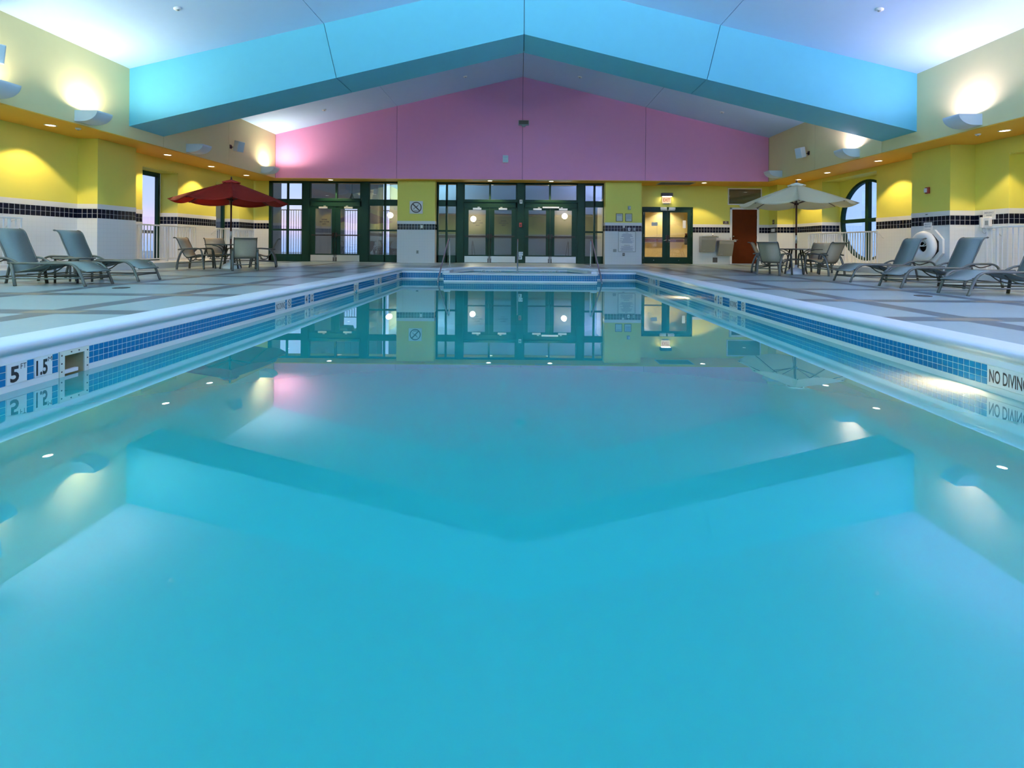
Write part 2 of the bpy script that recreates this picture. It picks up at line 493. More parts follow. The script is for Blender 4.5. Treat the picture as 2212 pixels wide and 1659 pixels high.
# ------------------------------------------------------------------ walls: paint above, tiled wainscot with a navy band below
class Wall:
    """collects the segments of one wall; every segment is a slab whose face runs p0 -> p1 with the room on its left-hand normal n"""
    def __init__(s, name):
        s.name = name; s.paint, s.tile, s.cap, s.grout, s.stuff = MB(), MB(), MB(), MB(), MB(); s.near = []
    def seg(s, p0, p1, n, z1=ZS, z0=0.0, wains=True, t=.10, single=False, top=None):
        p0, p1, n = Vector((*p0, 0)), Vector((*p1, 0)), Vector((*n, 0))
        def slab(b, a, c, za, zb, out, back=t):
            """slab whose back is shorter than its face, so that slabs meeting at a corner do not run into each other"""
            dd = (c - a); ins = min(back + out + .004, dd.length * .45) if back > .02 else 0; dd.normalize(); N = n * out; B = -n * back
            ex = out if back > .02 else 0
            P = [a + N - dd * ex, c + N + dd * ex, c + B - dd * ins, a + B + dd * ins]
            lo = [b.bm.verts.new(p + Vector((0, 0, za))) for p in P]; hi = [b.bm.verts.new(p + Vector((0, 0, zb))) for p in P]
            b.bm.faces.new(lo[::-1]); b.bm.faces.new(hi)
            for i in range(4): b.bm.faces.new((lo[i], lo[(i + 1) % 4], hi[(i + 1) % 4], hi[i]))
        zp = max(Z_PAINT, z0) if wains else z0
        if z1 > zp: slab(s.paint, p0, p1, zp, z1, 0)
        if not wains or z0 >= Z_PAINT: return
        slab(s.tile, p0, p1, z0, Z_NAVY, .006)
        slab(s.cap, p0, p1, Z_CAP, Z_PAINT, .008)
        slab(s.grout, p0, p1, Z_NAVY, Z_CAP, .003)
        d = p1 - p0; L = d.length; d.normalize(); k = max(1, round(L / .1105)); pitch = L / k
        if L < .06: return
        for i in range(k):
            for r in range(2):
                a = p0 + d * (i * pitch + .005); c = p0 + d * ((i + 1) * pitch - .005)
                za = Z_NAVY + r * .108 + .003; zb = za + .102
                if single:
                    b = MB(); slab(b, a, c, za, zb, .0045, .002); s.near.append(b)
                else: slab(s.stuff, a, c, za, zb, .0045, .002)
    def finish(s):
        root = struct(s.paint.build(s.name, 'yellow'))
        s.tile.build('wainscot', 'wtile', root); s.cap.build('cap_tile', 'wcap', root); s.grout.build('tile_grout', 'grout', root)
        if len(s.stuff.bm.verts):
            o = s.stuff.build('band_tile', 'navy', root); o['kind'] = 'stuff'
        else: s.stuff.bm.free()
        for b in s.near: b.build('band_tile', 'navy', root)
        return root

wl = Wall('wall_left')
wl.seg((WL, NY), (WL, 9.0), (1, 0))
wl.seg((WL, 9.0), (WL, 11.41), (1, 0), single=True)
wl.seg((WL, 11.41), (-9.69, 11.41), (0, -1), single=True)
wl.seg((-9.69, 11.41), (-9.69, 12.55), (1, 0), single=True)
wl.seg((-9.69, 12.55), (WL, 12.55), (0, 1))
wl.seg((WL, 12.55), (WL, 13.37), (1, 0))
for a, c in ((13.37, 14.75), (16.60, 17.98)):
    wl.seg((WL, a), (WL - .52, a), (0, 1), z1=2.74, t=.05); wl.seg((WL - .52, c), (WL, c), (0, -1), z1=2.74, t=.05)
    wl.seg((WL, a), (WL, c), (1, 0), z0=2.74, wains=False)
    wl.paint.box((WL - .02, a, 2.72), (WL - .62, c, 2.80))
wl.seg((WL, 14.75), (WL, 16.60), (1, 0)); wl.seg((WL, 17.98), (WL, 18.95), (1, 0))
wl.finish()

wr = Wall('wall_right')
wr.seg((WR, 7.6), (WR, NY), (-1, 0))
wr.seg((WR, 7.6), (WR + .55, 7.6), (0, 1), z1=2.72, t=.05); wr.seg((WR + .55, 10.57), (WR, 10.57), (0, -1), z1=2.72, t=.05)
wr.seg((WR, 10.57), (WR, 7.6), (-1, 0), z0=2.72, wains=False); wr.paint.box((WR + .02, 7.6, 2.70), (WR + .62, 10.57, 2.78))
wr.seg((WR + .55, 10.57), (WR + .55, 7.6), (-1, 0), z1=2.72, single=False)
wr.seg((WR, 11.36), (WR, 10.57), (-1, 0), single=True)
wr.seg((9.735, 11.36), (WR, 11.36), (0, -1), single=True)
wr.seg((9.735, 12.47), (9.735, 11.36), (-1, 0), single=True)
wr.seg((WR, 12.47), (9.735, 12.47), (0, 1))
wr.seg((WR, 14.50), (WR, 12.47), (-1, 0))
wr.seg((WR, 14.50), (WR + .60, 14.50), (0, 1), z1=2.95, t=.05); wr.seg((WR + .60, 17.12), (WR, 17.12), (0, -1), z1=2.95, t=.05)
wr.seg((WR, 17.12), (WR, 14.50), (-1, 0), z0=2.95, wains=False); wr.paint.box((WR + .02, 14.5, 2.93), (WR + .75, 17.12, 3.0))
wr.seg((WR, 18.93), (WR, 17.12), (-1, 0))
wr.seg((9.70, 18.93), (WR, 18.93), (0, -1)); wr.seg((9.70, RW), (9.70, 18.93), (-1, 0))
# back of the round-window recess: a slab with a round hole
RY, RZ, RR, RX = 15.80, 1.565, 1.285, WR + .60
def holed(b, z_lo, z_hi):
    N = 48; x0, x1 = RX, RX + .14
    def edge(a):
        ca, sa = cos(a), sin(a); ts = []
        if ca > 1e-6: ts.append((17.12 - RY) / ca)
        if ca < -1e-6: ts.append((14.50 - RY) / ca)
        if sa > 1e-6: ts.append((2.95 - RZ) / sa)
        if sa < -1e-6: ts.append((0.0 - RZ) / sa)
        t = min(ts); return (RY + ca * t, RZ + sa * t)
    for i in range(N):
        a0, a1 = 2 * pi * i / N, 2 * pi * (i + 1) / N
        zmid = RZ + RR * sin((a0 + a1) / 2)
        if not (z_lo <= zmid < z_hi): continue
        e0, e1 = edge(a0), edge(a1); h0 = (RY + RR * cos(a0), RZ + RR * sin(a0)); h1 = (RY + RR * cos(a1), RZ + RR * sin(a1))
        cor = [] if abs(e0[0] - e1[0]) < 1e-6 or abs(e0[1] - e1[1]) < 1e-6 else [(x0, e0[0] if min(abs(e0[0] - 17.12), abs(e0[0] - 14.5)) < 1e-6 else e1[0], e0[1] if min(abs(e0[1] - 2.95), abs(e0[1])) < 1e-6 else e1[1])]
        b.face([(x0, *e0)] + cor + [(x0, *e1), (x0, *h1), (x0, *h0)])
        b.face([(x0, *h0), (x0, *h1), (x1, *h1), (x1, *h0)])
        b.face([(x1, *e0), (x1, *h0), (x1, *h1), (x1, *e1)])
holed(wr.paint, Z_PAINT, 99); holed(wr.tile, -9, Z_PAINT)
for ya, yb in ((14.50, 14.50), (17.12, 17.12)):
    pass
wr.finish()

# end wall
wf = Wall('wall_back')
wf.seg((WL - .1, DW), (-9.58, DW), (0, -1))
wf.seg((-4.60, CW), (-3.20, CW), (0, -1)); wf.seg((-3.20, CW), (-3.20, DW + .1), (1, 0)); wf.seg((-4.60, DW + .1), (-4.60, CW), (-1, 0))
wf.seg((3.14, CW), (4.49, CW), (0, -1)); wf.seg((4.49, CW), (4.49, RW), (1, 0)); wf.seg((3.14, DW + .1), (3.14, CW), (-1, 0))
wf.seg((4.49, RW), (4.74, RW), (0, -1)); wf.seg((6.72, RW), (8.17, RW), (0, -1)); wf.seg((9.30, RW), (9.75, RW), (0, -1))
wf.seg((4.74, RW), (6.72, RW), (0, -1), z0=2.22, wains=False); wf.seg((8.17, RW), (9.30, RW), (0, -1), z0=2.22, wains=False)
wf.finish()

# wall behind the camera (seen only mirrored in the glass and the water)
wn = Wall('wall_near')
wn.seg((WR + .1, NY), (WL - .1, NY), (0, 1))
wn.finish()

# soffits: orange underside, all round
def soffit():
    b = MB(); T = ZS + .12
    b.box((WL - .7, NY, ZS), (FL - .10, 19.75, T)); b.box((FR + .10, NY, ZS), (WR + .75, 19.75, T))
    b.box((FL - .10, GY + .10, ZS), (FR + .10, 19.75, T)); b.box((FL - .1, NY - .1, ZS), (FR + .1, -1.9, T))
    b.box((FL - .10, NY, ZS), (FL, GY, ZS + .02)); b.box((FR, NY, ZS), (FR + .10, GY, ZS + .02)); b.box((FL - .1, GY, ZS), (FR + .1, GY + .1, ZS + .02))
    o = struct(b.build('trim_5', 'orange')); o['label'] = 'orange painted soffit along the walls'
soffit()

# fascias above the soffit: panels with open joints
def fascia(name, x, out, cuts):
    back = MB(); back.box((x + out * .03, NY, ZS + .02), (x + out * .10, GY + .1, ZE + .35)); root = struct(back.build(name, 'joint'))
    for a, c in zip(cuts, cuts[1:]):
        MB().box((x, a + .005, ZS + .021), (x + out * .03, c - .005, ZE + .02)).build('panel', 'cream', root)
fascia('trim_6', FL, -1, (NY, 2.0, 7.0, 12.5, 15.3, GY)); fascia('trim_7', FR, 1, (NY, 2.0, 7.0, 12.5, 15.35, GY))

# gable walls: four panels each, split at the ridge and half way
JX = (FL, -4.54, XA, 4.52, FR)
def gable(name, y, out, m, jm):
    back = MB(); P = lambda x, z: (x, y + out * .03, z)
    back.prism([P(FL - .1, ZS + .02), P(FR + .1, ZS + .02), P(FR + .1, zc(FR) + .1), P(XA, ZA + .1), P(FL - .1, zc(FL) + .1)], (0, out * .08, 0))
    root = struct(back.build(name, jm))
    for a, c in zip(JX, JX[1:]):
        a2, c2 = a + .007, c - .007
        MB().prism([(a2, y, ZS + .021), (c2, y, ZS + .021), (c2, y, zc(c2) + .02), (a2, y, zc(a2) + .02)], (0, out * .03, 0)).build('panel', m, root)
gable('gable_wall', GY, 1, 'pink', 'jointp')
gable('gable_wall.001', -1.9, -1, 'ceil', 'jointp')

def ceiling():
    back = MB()
    for a, c in ((FL - .2, XA), (XA, FR + .2)):
        back.prism([(a, NY, zc(a) + .04), (c, NY, zc(c) + .04), (c, NY, zc(c) + .14), (a, NY, zc(a) + .14)], (0, 19.6 - NY + .3, 0))
    root = struct(back.build('ceiling', 'joint'))
    for y0, y1 in ((-2.0, 5.0), (5.0, 11.6), (12.3, GY + .02)):
        for a, c in zip(JX, JX[1:]):
            a2, c2 = a + (.007 if a > FL else -.02), c - (.007 if c < FR else -.02)
            MB().prism([(a2, y0 + .004, zc(a2)), (c2, y0 + .004, zc(c2)), (c2, y0 + .004, zc(c2) + .04), (a2, y0 + .004, zc(a2) + .04)], (0, y1 - y0 - .008, 0)).build('panel', 'ceil', root)
ceiling()

# the folded turquoise beam across the hall
def beam(name, y0, y1):
    H = 1.315
    core = MB()
    for a, c in ((FL, XA), (XA, FR)):
        core.prism([(a, y0 + .03, zc(a) - H + .03), (c, y0 + .03, zc(c) - H + .03), (c, y0 + .03, zc(c) + .02), (a, y0 + .03, zc(a) + .02)], (0, y1 - y0 - .06, 0))
    root = struct(core.build(name, 'joint'))
    k = SL * H * .95                                        # joints stand square to the slope
    for i, (a, c) in enumerate(zip(JX, JX[1:])):
        g = .007
        off = lambda x, s: 0 if x in (FL, FR, XA) else s * k
        s = 1 if a < 0 else -1
        at, ct = a + g * (a != FL), c - g * (c != FR)
        ab, cb = at + off(a, s), ct + off(c, s)
        pts = lambda y: [(ab, y, zc(ab) - H), (cb, y, zc(cb) - H), (ct, y, zc(ct) + .02), (at, y, zc(at) + .02)]
        MB().prism(pts(y0), (0, .03, 0)).build('panel', 'beam', root)
        MB().prism(pts(y1 - .03), (0, .03, 0)).build('panel', 'beam', root)
        MB().prism([(ab, y0 + .03, zc(ab) - H), (cb, y0 + .03, zc(cb) - H), (cb, y0 + .03, zc(cb) - H + .03), (ab, y0 + .03, zc(ab) - H + .03)], (0, y1 - y0 - .06, 0)).build('panel', 'beam', root)
beam('ceiling_beam', 11.40, 12.50)

# ------------------------------------------------------------------ pool
PH = 1.45
def basin():
    b = MB()
    ops = ((3.705, 3.881), (10.22, 10.377)); zo0, zo1 = -.40, -.158
    def lwall(y0, y1, z0, z1): b.box((PL - .12, y0, z0), (PL, y1, z1))
    y = PN
    for a, c in ops:
        lwall(y, a, -PH, TB); lwall(a, c, -PH, zo0); y = c
    lwall(y, PE, -PH, TB)
    b.box((PR, PN, -PH), (PR + .12, PE, TB))
    b.box((PL - .12, PN - .12, -PH), (PR + .12, PN, -.125)); b.box((PL, PE, -PH), (-2.05, PE + .12, TB)); b.box((2.05, PE, -PH), (PR, PE + .12, TB))
    b.box((PL - .12, PN - .12, -PH - .1), (PR + .12, 15.7, -PH))
    # dam of the raised spa and the spa shell
    b.box((-2.05, 13.35, -PH), (2.05, 13.60, TB))
    b.box((-2.05, 13.60, -PH), (-1.95, PE + .1, TB)); b.box((1.95, 13.60, -PH), (2.05, PE + .1, TB))
    root = struct(b.build('pool_basin', 'plaster'))
    # white strip under the tile band is the basin's own rim; cap of the dam
    cap = MB(); cap.box((-2.08, 13.33, -.110), (2.08, 13.62, -.075), .012); cap.build('spa_sill', 'coping', root)
    cap = MB()
    cap.box((-2.08, 13.60, -.11), (-1.93, 14.40, -.02)); cap.box((1.93, 13.60, -.11), (2.08, 14.40, -.02)); cap.build('spa_sill', 'coping', root)
    w = MB()
    for s in (-1, 1):
        p, q = Vector((s * 2.0, 14.30, 0)), Vector((s * 1.45, 15.55, 0)); d = (q - p).normalized(); nn = Vector((d.y, -d.x, 0)) * s
        w.prism([p + Vector((0, 0, -.9)), q + Vector((0, 0, -.9)), q + Vector((0, 0, -.09)), p + Vector((0, 0, -.09))], nn * .1)
    w.box((-1.45, 15.55, -.9), (1.45, 15.65, -.09)); w.build('spa_wall', 'poolwhite', root)
    # rendered strip just above the water, bed of the tiles
    s = MB()
    y = PN
    for a, c in ops:
        s.box((PL - .11, y, TB), (PL, a, -.118)); s.box((PL - .11, a, zo1), (PL, c, -.118)); s.box((PL - .001, y, WZ - .12), (PL + .002, a, TB)); y = c
    s.box((PL - .11, y, TB), (PL, PE, -.118)); s.box((PL - .001, y, WZ - .12), (PL + .002, PE, TB))
    s.box((PR, PN, TB), (PR + .11, PE, -.118)); s.box((PR - .002, PN, WZ - .12), (PR + .001, PE, TB))
    s.box((PL, PE, TB), (-2.05, PE + .1, -.118)); s.box((2.05, PE, TB), (PR, PE + .1, -.118))
    s.box((PL, PE - .002, WZ - .12), (-2.05, PE + .001, TB)); s.box((2.05, PE - .002, WZ - .12), (PR, PE + .001, TB))
    s.box((-2.05, 13.352, TB), (2.05, 13.6, -.109)); s.box((-2.05, 13.348, WZ - .12), (2.05, 13.352, TB))
    s.box((-2.05, 13.6, TB), (-1.95, PE, -.105)); s.box((1.95, 13.6, TB), (2.05, PE, -.105))
    s.build('tile_bed', 'poolwhite', root)
    return root
pool = basin()

# blue tile band: 3 rows of small tiles; the near ones are single pieces, the far ones one joined part
P_T = (TT - TB) / 3
def tile_box(b, p, d, n, r, L):
    """tile starting at p, running L along d, standing out along n, row r from the bottom"""
    z0 = TB + r * P_T + .0022
    a = Vector((p[0], p[1], z0)) + d * .0032
    b.prism([a, a + d * (L - .0064), a + d * (L - .0064) + Vector((0, 0, P_T - .0044)), a + Vector((0, 0, P_T - .0044))], n * (.0036 if abs(n.y) > .5 else .0030))
stuff = MB(); n_single = [0]
unit = {}
def run(p0, p1, n, single=False, rows=3):
    d = Vector((*p1, 0)) - Vector((*p0, 0)); L = d.length; d.normalize(); n = Vector((*n, 0))
    k = max(1, round(L / P_T)); pt = L / k
    for i in range(k):
        for r in range(rows):
            q = (p0[0] + d.x * pt * i, p0[1] + d.y * pt * i)
            if single:
                b = MB(); tile_box(b, q, d, n, r, pt); b.build('mosaic_tile', 'bluet', pool); n_single[0] += 1
            else: tile_box(stuff, q, d, n, r, pt)
LX, RXN = (1, 0), (-1, 0)
NEAR_L, NEAR_R = 5.35, 5.0
for a, c in ((PN, 3.291), (3.431, 3.481), (3.617, 3.664)): run((PL, a), (PL, c), LX, a > 1)
run((PL, 3.921), (PL, NEAR_L), LX, True)
for a, c in ((NEAR_L, 6.91), (7.207, 7.251), (7.397, 7.857), (7.997, 8.054), (8.191, 10.165), (10.45, 11.60), (11.908, 12.015), (12.205, 13.70), (14.0, PE)): run((PL, a), (PL, c), LX)
run((PR, 3.540), (PR, NEAR_R), RXN, True)
for a, c in ((PN, 3.23), (NEAR_R, 7.342), (7.481, 7.61), (7.899, 8.17), (8.314, 8.367), (8.511, 11.88), (12.069, 12.218), (12.94, PE)): run((PR, a), (PR, c), RXN)
run((PL, PE), (-2.05, PE), (0, -1)); run((2.05, PE), (PR, PE), (0, -1))
run((-2.05, 13.352), (2.05, 13.352), (0, -1)); run((-2.05, PE), (-2.05, 13.35), (-1, 0)); run((2.05, 13.35), (2.05, PE), (1, 0))
# spa interior band, broken by markers
run((-1.95, 14.40), (-1.45, 15.53), (.9, -.4)); run((1.45, 15.53), (1.95, 14.40), (-.9, -.4))
run((-1.45, 15.548), (1.45, 15.548), (0, -1))
st = stuff.build('mosaic_tile', 'bluet', pool); st['kind'] = 'stuff'; st['label'] = 'far rows of small blue tiles'

# depth and no-diving marker tiles, set in the band
def no_dive_icon(c, right, out, R, parent, m='ink'):
    c, r, o = Vector(c), Vector(right), Vector(out); u = Vector((0, 0, 1)); b = MB(); N = 28
    def P(x, z): return c + r * x + u * z + o * .0008
    for i in range(N):
        a0, a1 = 2 * pi * i / N, 2 * pi * (i + 1) / N
        b.face([P(R * cos(a0), R * sin(a0)), P(R * cos(a1), R * sin(a1)), P(.82 * R * cos(a1), .82 * R * sin(a1)), P(.82 * R * cos(a0), .82 * R * sin(a0))])
    t = .075 * R; k = .62 * R
    b.face([P(-k - t, k - t), P(-k + t, k + t), P(k + t, -k + t), P(k - t, -k - t)])
    # small diving figure: body, bent legs, arms, head, wave
    def limb(x0, z0, x1, z1, w):
        d = Vector((x1 - x0, z1 - z0)); d.normalize(); q = Vector((-d.y, d.x)) * w
        b.face([P(x0 + q.x, z0 + q.y), P(x1 + q.x, z1 + q.y), P(x1 - q.x, z1 - q.y), P(x0 - q.x, z0 - q.y)])
    limb(.42 * R, .52 * R, .22 * R, .20 * R, .05 * R); limb(.22 * R, .20 * R, -.15 * R, -.02 * R, .07 * R)
    limb(-.15 * R, -.02 * R, -.42 * R, -.22 * R, .045 * R); limb(-.42 * R, -.22 * R, -.44 * R, -.42 * R, .035 * R)
    limb(-.40 * R, -.58 * R, .35 * R, -.58 * R, .03 * R); limb(-.30 * R, -.68 * R, .25 * R, -.68 * R, .03 * R)
    for f in b.bm.faces: f.smooth = False
    return b.build('pictogram', m, parent)

def marker(side, y0, y1, parts):
    """white marker tile between y0 and y1; parts: (text, w_frac, h, dy_frac, dz)"""
    x, n = (PL, 1) if side == 'L' else (PR, -1)
    root = MB().box((x, y0 + .002, TB + .002), (x + n * .0055, y1 - .002, TT - .002), .0008).build('marker_tile', 'mark', pool)
    w = y1 - y0; right = (0, 1, 0) if side == 'L' else (0, -1, 0)
    ym = (y0 + y1) / 2; zm = (TB + TT) / 2
    for t, wf, h, fx, dz in parts:
        org = (x + n * .0066, ym + right[1] * fx * w, zm + dz)
        if t == '*': no_dive_icon(org, right, (n, 0, 0), h / 2, root)
        elif t == '-': MB().box((org[0], ym - w * .35, org[2] - .003), (org[0] + n * .0004, ym + w * .35, org[2] + .003)).build('lettering', 'ink', root)
        else: text(t, wf * w, h, org, right, (0, 0, 1), 'ink', root)
BIG = .108
marker('L', 3.291, 3.431, [('5', .42, BIG, -.12, -.004), ('FT', .28, .036, .30, .040)])
marker('L', 3.481, 3.617, [('1.5', .62, BIG, -.10, -.004), ('M', .22, .032, .34, .044)])
marker('L', 6.915, 7.205, [('NO DIVING', .90, .085, 0, 0)]); marker('L', 7.251, 7.395, [('*', 0, .10, 0, .012), ('-', 0, 0, 0, -.055)])
marker('L', 7.859, 7.995, [('4', .45, BIG, -.10, 0), ('FT', .26, .034, .32, .040)]); marker('L', 8.056, 8.19, [('1.2', .62, BIG, -.08, 0), ('M', .2, .03, .36, .044)])
marker('L', 11.62, 11.905, [('NO DIVING', .9, .085, 0, 0)]); marker('L', 12.03, 12.19, [('*', 0, .10, 0, .012)])
marker('L', 13.71, 13.84, [('3', .45, BIG, -.1, 0), ('FT', .26, .034, .32, .04)]); marker('L', 13.86, 13.99, [('.9', .5, BIG, -.08, 0), ('M', .2, .03, .36, .044)])
marker('R', 3.235, 3.535, [('NO DIVING', .90, .092, 0, 0)])
marker('R', 7.345, 7.478, [('*', 0, .10, 0, .012), ('-', 0, 0, 0, -.055)]); marker('R', 7.613, 7.897, [('NO DIVING', .9, .085, 0, 0)])
marker('R', 8.175, 8.312, [('1.2', .62, BIG, -.08, 0), ('M', .2, .03, .36, .044)]); marker('R', 8.37, 8.508, [('4', .45, BIG, -.1, 0), ('FT', .26, .034, .32, .04)])
marker('R', 11.885, 12.066, [('*', 0, .10, 0, .012)]); marker('R', 12.222, 12.50, [('NO DIVING', .9, .085, 0, 0)])
marker('R', 12.54, 12.70, [('.9', .5, BIG, -.08, 0), ('M', .2, .03, .36, .044)]); marker('R', 12.76, 12.93, [('3', .45, BIG, -.1, 0), ('FT', .26, .034, .32, .04)])
for s in (-1, 1):
    xm = s * .80
    t = MB().box((xm - .19, 15.538, TB + .09), (xm + .19, 15.546, TT + .012)).build('marker_tile', 'mark', pool)
    text('NO DIVING', .33, .06, (xm, 15.536, TT - .028), (1, 0, 0), (0, 0, 1), 'ink', t)
    t = MB().box((xm + s * .34 - .07, 15.538, TB + .09), (xm + s * .34 + .07, 15.546, TT + .012)).build('marker_tile', 'mark', pool)
    no_dive_icon((xm + s * .34, 15.536, TT - .03), (1, 0, 0), (0, -1, 0), .05, t)

# coping: rounded nose swept round pool and spa
def coping():
    prof = [(-.285, 0.0), (-.285, .012), (-.20, .016), (-.06, .016), (-.015, .012), (.006, -.002), (.016, -.020), (.016, -.042), (.008, -.060), (-.006, -.072), (-.007, -.080), (.003, -.118), (-.06, -.118)]
    path = [(PL, PN), (PL, PE), (-2.05, PE), (-1.45, 15.55), (1.45, 15.55), (2.05, PE), (PR, PE), (PR, PN)]
    N = len(path); b = MB(); rings = []
    for i, p in enumerate(path):
        p = Vector(p); a = (p - Vector(path[i - 1])).normalized(); c = (Vector(path[(i + 1) % N]) - p).normalized()
        na, nc = Vector((a.y, -a.x)), Vector((c.y, -c.x))      # pointing into the pool for this direction of travel
        m = (na + nc); m = m / (m.length_squared) * 2
        rings.append([b.bm.verts.new((p.x + m.x * d, p.y + m.y * d, z)) for d, z in prof])
    for i in range(N):
        A, B = rings[i], rings[(i + 1) % N]
        for k in range(len(prof) - 1):
            f = b.bm.faces.new((A[k], A[k + 1], B[k + 1], B[k])); f.smooth = 2 <= k <= 8
    o = struct(b.build('trim_8', 'coping')); o['label'] = 'white bull-nosed coping round the pool'
coping()

# water surfaces
w = MB()
w.face([(PL, PN, WZ), (PR, PN, WZ), (PR, PE, WZ), (2.05, PE, WZ), (2.05, 13.35, WZ), (-2.05, 13.35, WZ), (-2.05, PE, WZ), (PL, PE, WZ)])
w.face([(-1.95, 13.6, -.135), (1.95, 13.6, -.135), (1.95, 14.35, -.135), (1.45, 15.55, -.135), (-1.45, 15.55, -.135), (-1.95, 14.35, -.135)])
wo_ = struct(w.build('water', 'water'))

# underwater lamps in the right-hand wall
def pool_lamp(y, z, e, label):
    r = empty('pool_lamp', (PR, y, z)); tag(r, label, 'pool light', 'underwater lamps in the right pool wall')
    b = MB(); b.lathe([(.10, 0), (.10, -.018), (.082, -.022), (.082, -.008)], axis='x', seg=24); b.build('rim', 'steel', r)
    b = MB(); b.lathe([(0, -.016), (.05, -.014), (.082, -.008)], axis='x', seg=24); b.build('lens', 'poollens', r)
    light('AREA', 'pool_lamp_light', (-.03, 0, 0), e, (1.0, .82, .58), r, (-1, 0, .22), shape='DISK', size=.16, spread=radians(170))
pool_lamp(3.66, -.455, W_POOL, 'glowing underwater lamp below the large NO DIVING marker')
pool_lamp(9.80, -.430, W_POOL, 'glowing underwater lamp in the right pool wall near the far end')

# skimmers
def skimmer(y0, y1, label):
    r = empty('skimmer', (PL, (y0 + y1) / 2, (TB + TT) / 2)); tag(r, label, 'skimmer'); hw = (y1 - y0) / 2; zt, zb = TT + .003 - r.location.z, -.42 - r.location.z
    ow, ot = hw - .041, zt - .036; ob = -.385 - r.location.z
    b = MB()
    b.box((0, -hw, zb), (.010, -ow, zt)); b.box((0, ow, zb), (.010, hw, zt)); b.box((0, -ow, ot), (.010, ow, zt)); b.box((0, -ow, zb), (.010, ow, ob))
    b.build('faceplate', 'yellowed', r)
    t = MB(); D = -.26
    t.box((D, -ow - .004, ob - .004), (D - .004, ow + .004, ot + .004)); t.box((D, -ow - .004, ob), (0, -ow, ot)); t.box((D, ow, ob), (0, ow + .004, ot)); t.box((D, -ow, ot), (0, ow, ot + .004)); t.box((D, -ow, ob - .004), (0, ow, ob))
    t.build('throat', 'throat', r)
    MB().box((-.05, -ow + .004, -.30 - r.location.z), (-.02, ow - .02, -.272 - r.location.z), .003).build('weir_flap', 'white', r)
    for yy, zz in [(-hw + .016, zt - .03), (-hw + .016, zt - .09), (-hw + .016, zt - .15), (hw - .016, zt - .03), (hw - .016, zt - .09), (hw - .016, zt - .15), (-.03, zt - .016), (.035, zt - .016)]:
        b = MB(); b.lathe([(.0055, .0095), (.0055, .0125), (0, .0135)], (0, yy, zz), 8, 'x'); b.build('screw', 'bronze', r)
skimmer(3.668, 3.918, 'square skimmer opening beside the 1.5 M marker tile'); skimmer(10.169, 10.447, 'skimmer opening further along the left pool wall')

# deck drains
for x, y, l in ((-6.0, 7.5, 'round floor drain on the left deck in front of the loungers'), (5.85, 7.27, 'round floor drain on the right deck in front of the loungers')):
    r = empty('floor_drain', (x, y, 0)); tag(r, l, 'drain')
    MB().lathe([(.11, 0), (.11, .006), (.085, .008), (.085, .004)], seg=20).build('ring', 'bronze', r)
    b = MB()
    for k in range(-3, 4): b.box((k * .024 - .007, -(.0072 - (k * .024) ** 2) ** .5, .001), (k * .024 + .007, (.0072 - (k * .024) ** 2) ** .5, .005))
    b.build('grate', 'darkgrey', r)

# ------------------------------------------------------------------ handrails of the spa
def handrail(x, pts, label, sign=False):
    r = empty('spa_handrail', (x, pts[-1][0], 0)); tag(r, label, 'handrail', 'stainless handrails at the spa')
    y0 = pts[-1][0]
    MB().tube(smooth_path([(0, y - y0, z) for y, z in pts], 5), .021, 10).build('tube', 'steel', r)
    MB().lathe([(.045, .012), (.045, .02), (.022, .028)], (0, 0, 0), 14).build('flange', 'steel', r)
    if sign:
        p = MB().box((.03, -.035, .36), (.165, -.025, .475), .003).build('depth_sign', 'paper', r); text('.91 M', .11, .06, (.10, -.0365, .42), (1, 0, 0), (0, 0, 1), 'greyink', p)
        p = MB().box((.03, -.035, .235), (.135, -.025, .352), .003).build('depth_sign', 'mark', r); text("3", .045, .075, (.065, -.0365, .29), (1, 0, 0), (0, 0, 1), 'ink', p); text("FT", .035, .03, (.11, -.0365, .32), (1, 0, 0), (0, 0, 1), 'greyink', p)
side = [(13.26, -.42), (13.30, -.25), (13.9, .12), (14.55, .50), (15.05, .78), (15.28, .855), (15.40, .80), (15.42, .6), (15.42, .3), (15.42, 0)]
handrail(-2.19, side, 'slanting stainless handrail at the left corner of the spa')
handrail(2.16, side, 'slanting stainless handrail at the right corner of the spa')
handrail(-.09, [(14.65, -.5), (14.70, -.20), (14.95, .25), (15.30, .70), (15.55, .86), (15.72, .82), (15.78, .6), (15.78, .3), (15.78, 0)], 'middle spa handrail with small depth signs on it', True)

# ------------------------------------------------------------------ storefront at the end wall
def pane(parent, x0, x1, z0, z1, y, name='pane'):
    return MB().box((x0, y - .004, z0), (x1, y + .004, z1)).build(name, 'glass', parent)

def bars(parent, items, y0, y1, m='green'):
    for nm, x0, x1, z0, z1 in items: MB().box((x0, y0, z0), (x1, y1, z1), .006).build(nm, m, parent)

FY0, FY1 = DW - .02, DW + .10
HEAD, BAR0, BAR1, MUN0, MUN1, SILL = 2.985, 2.14, 2.375, 1.17, 1.235, .28

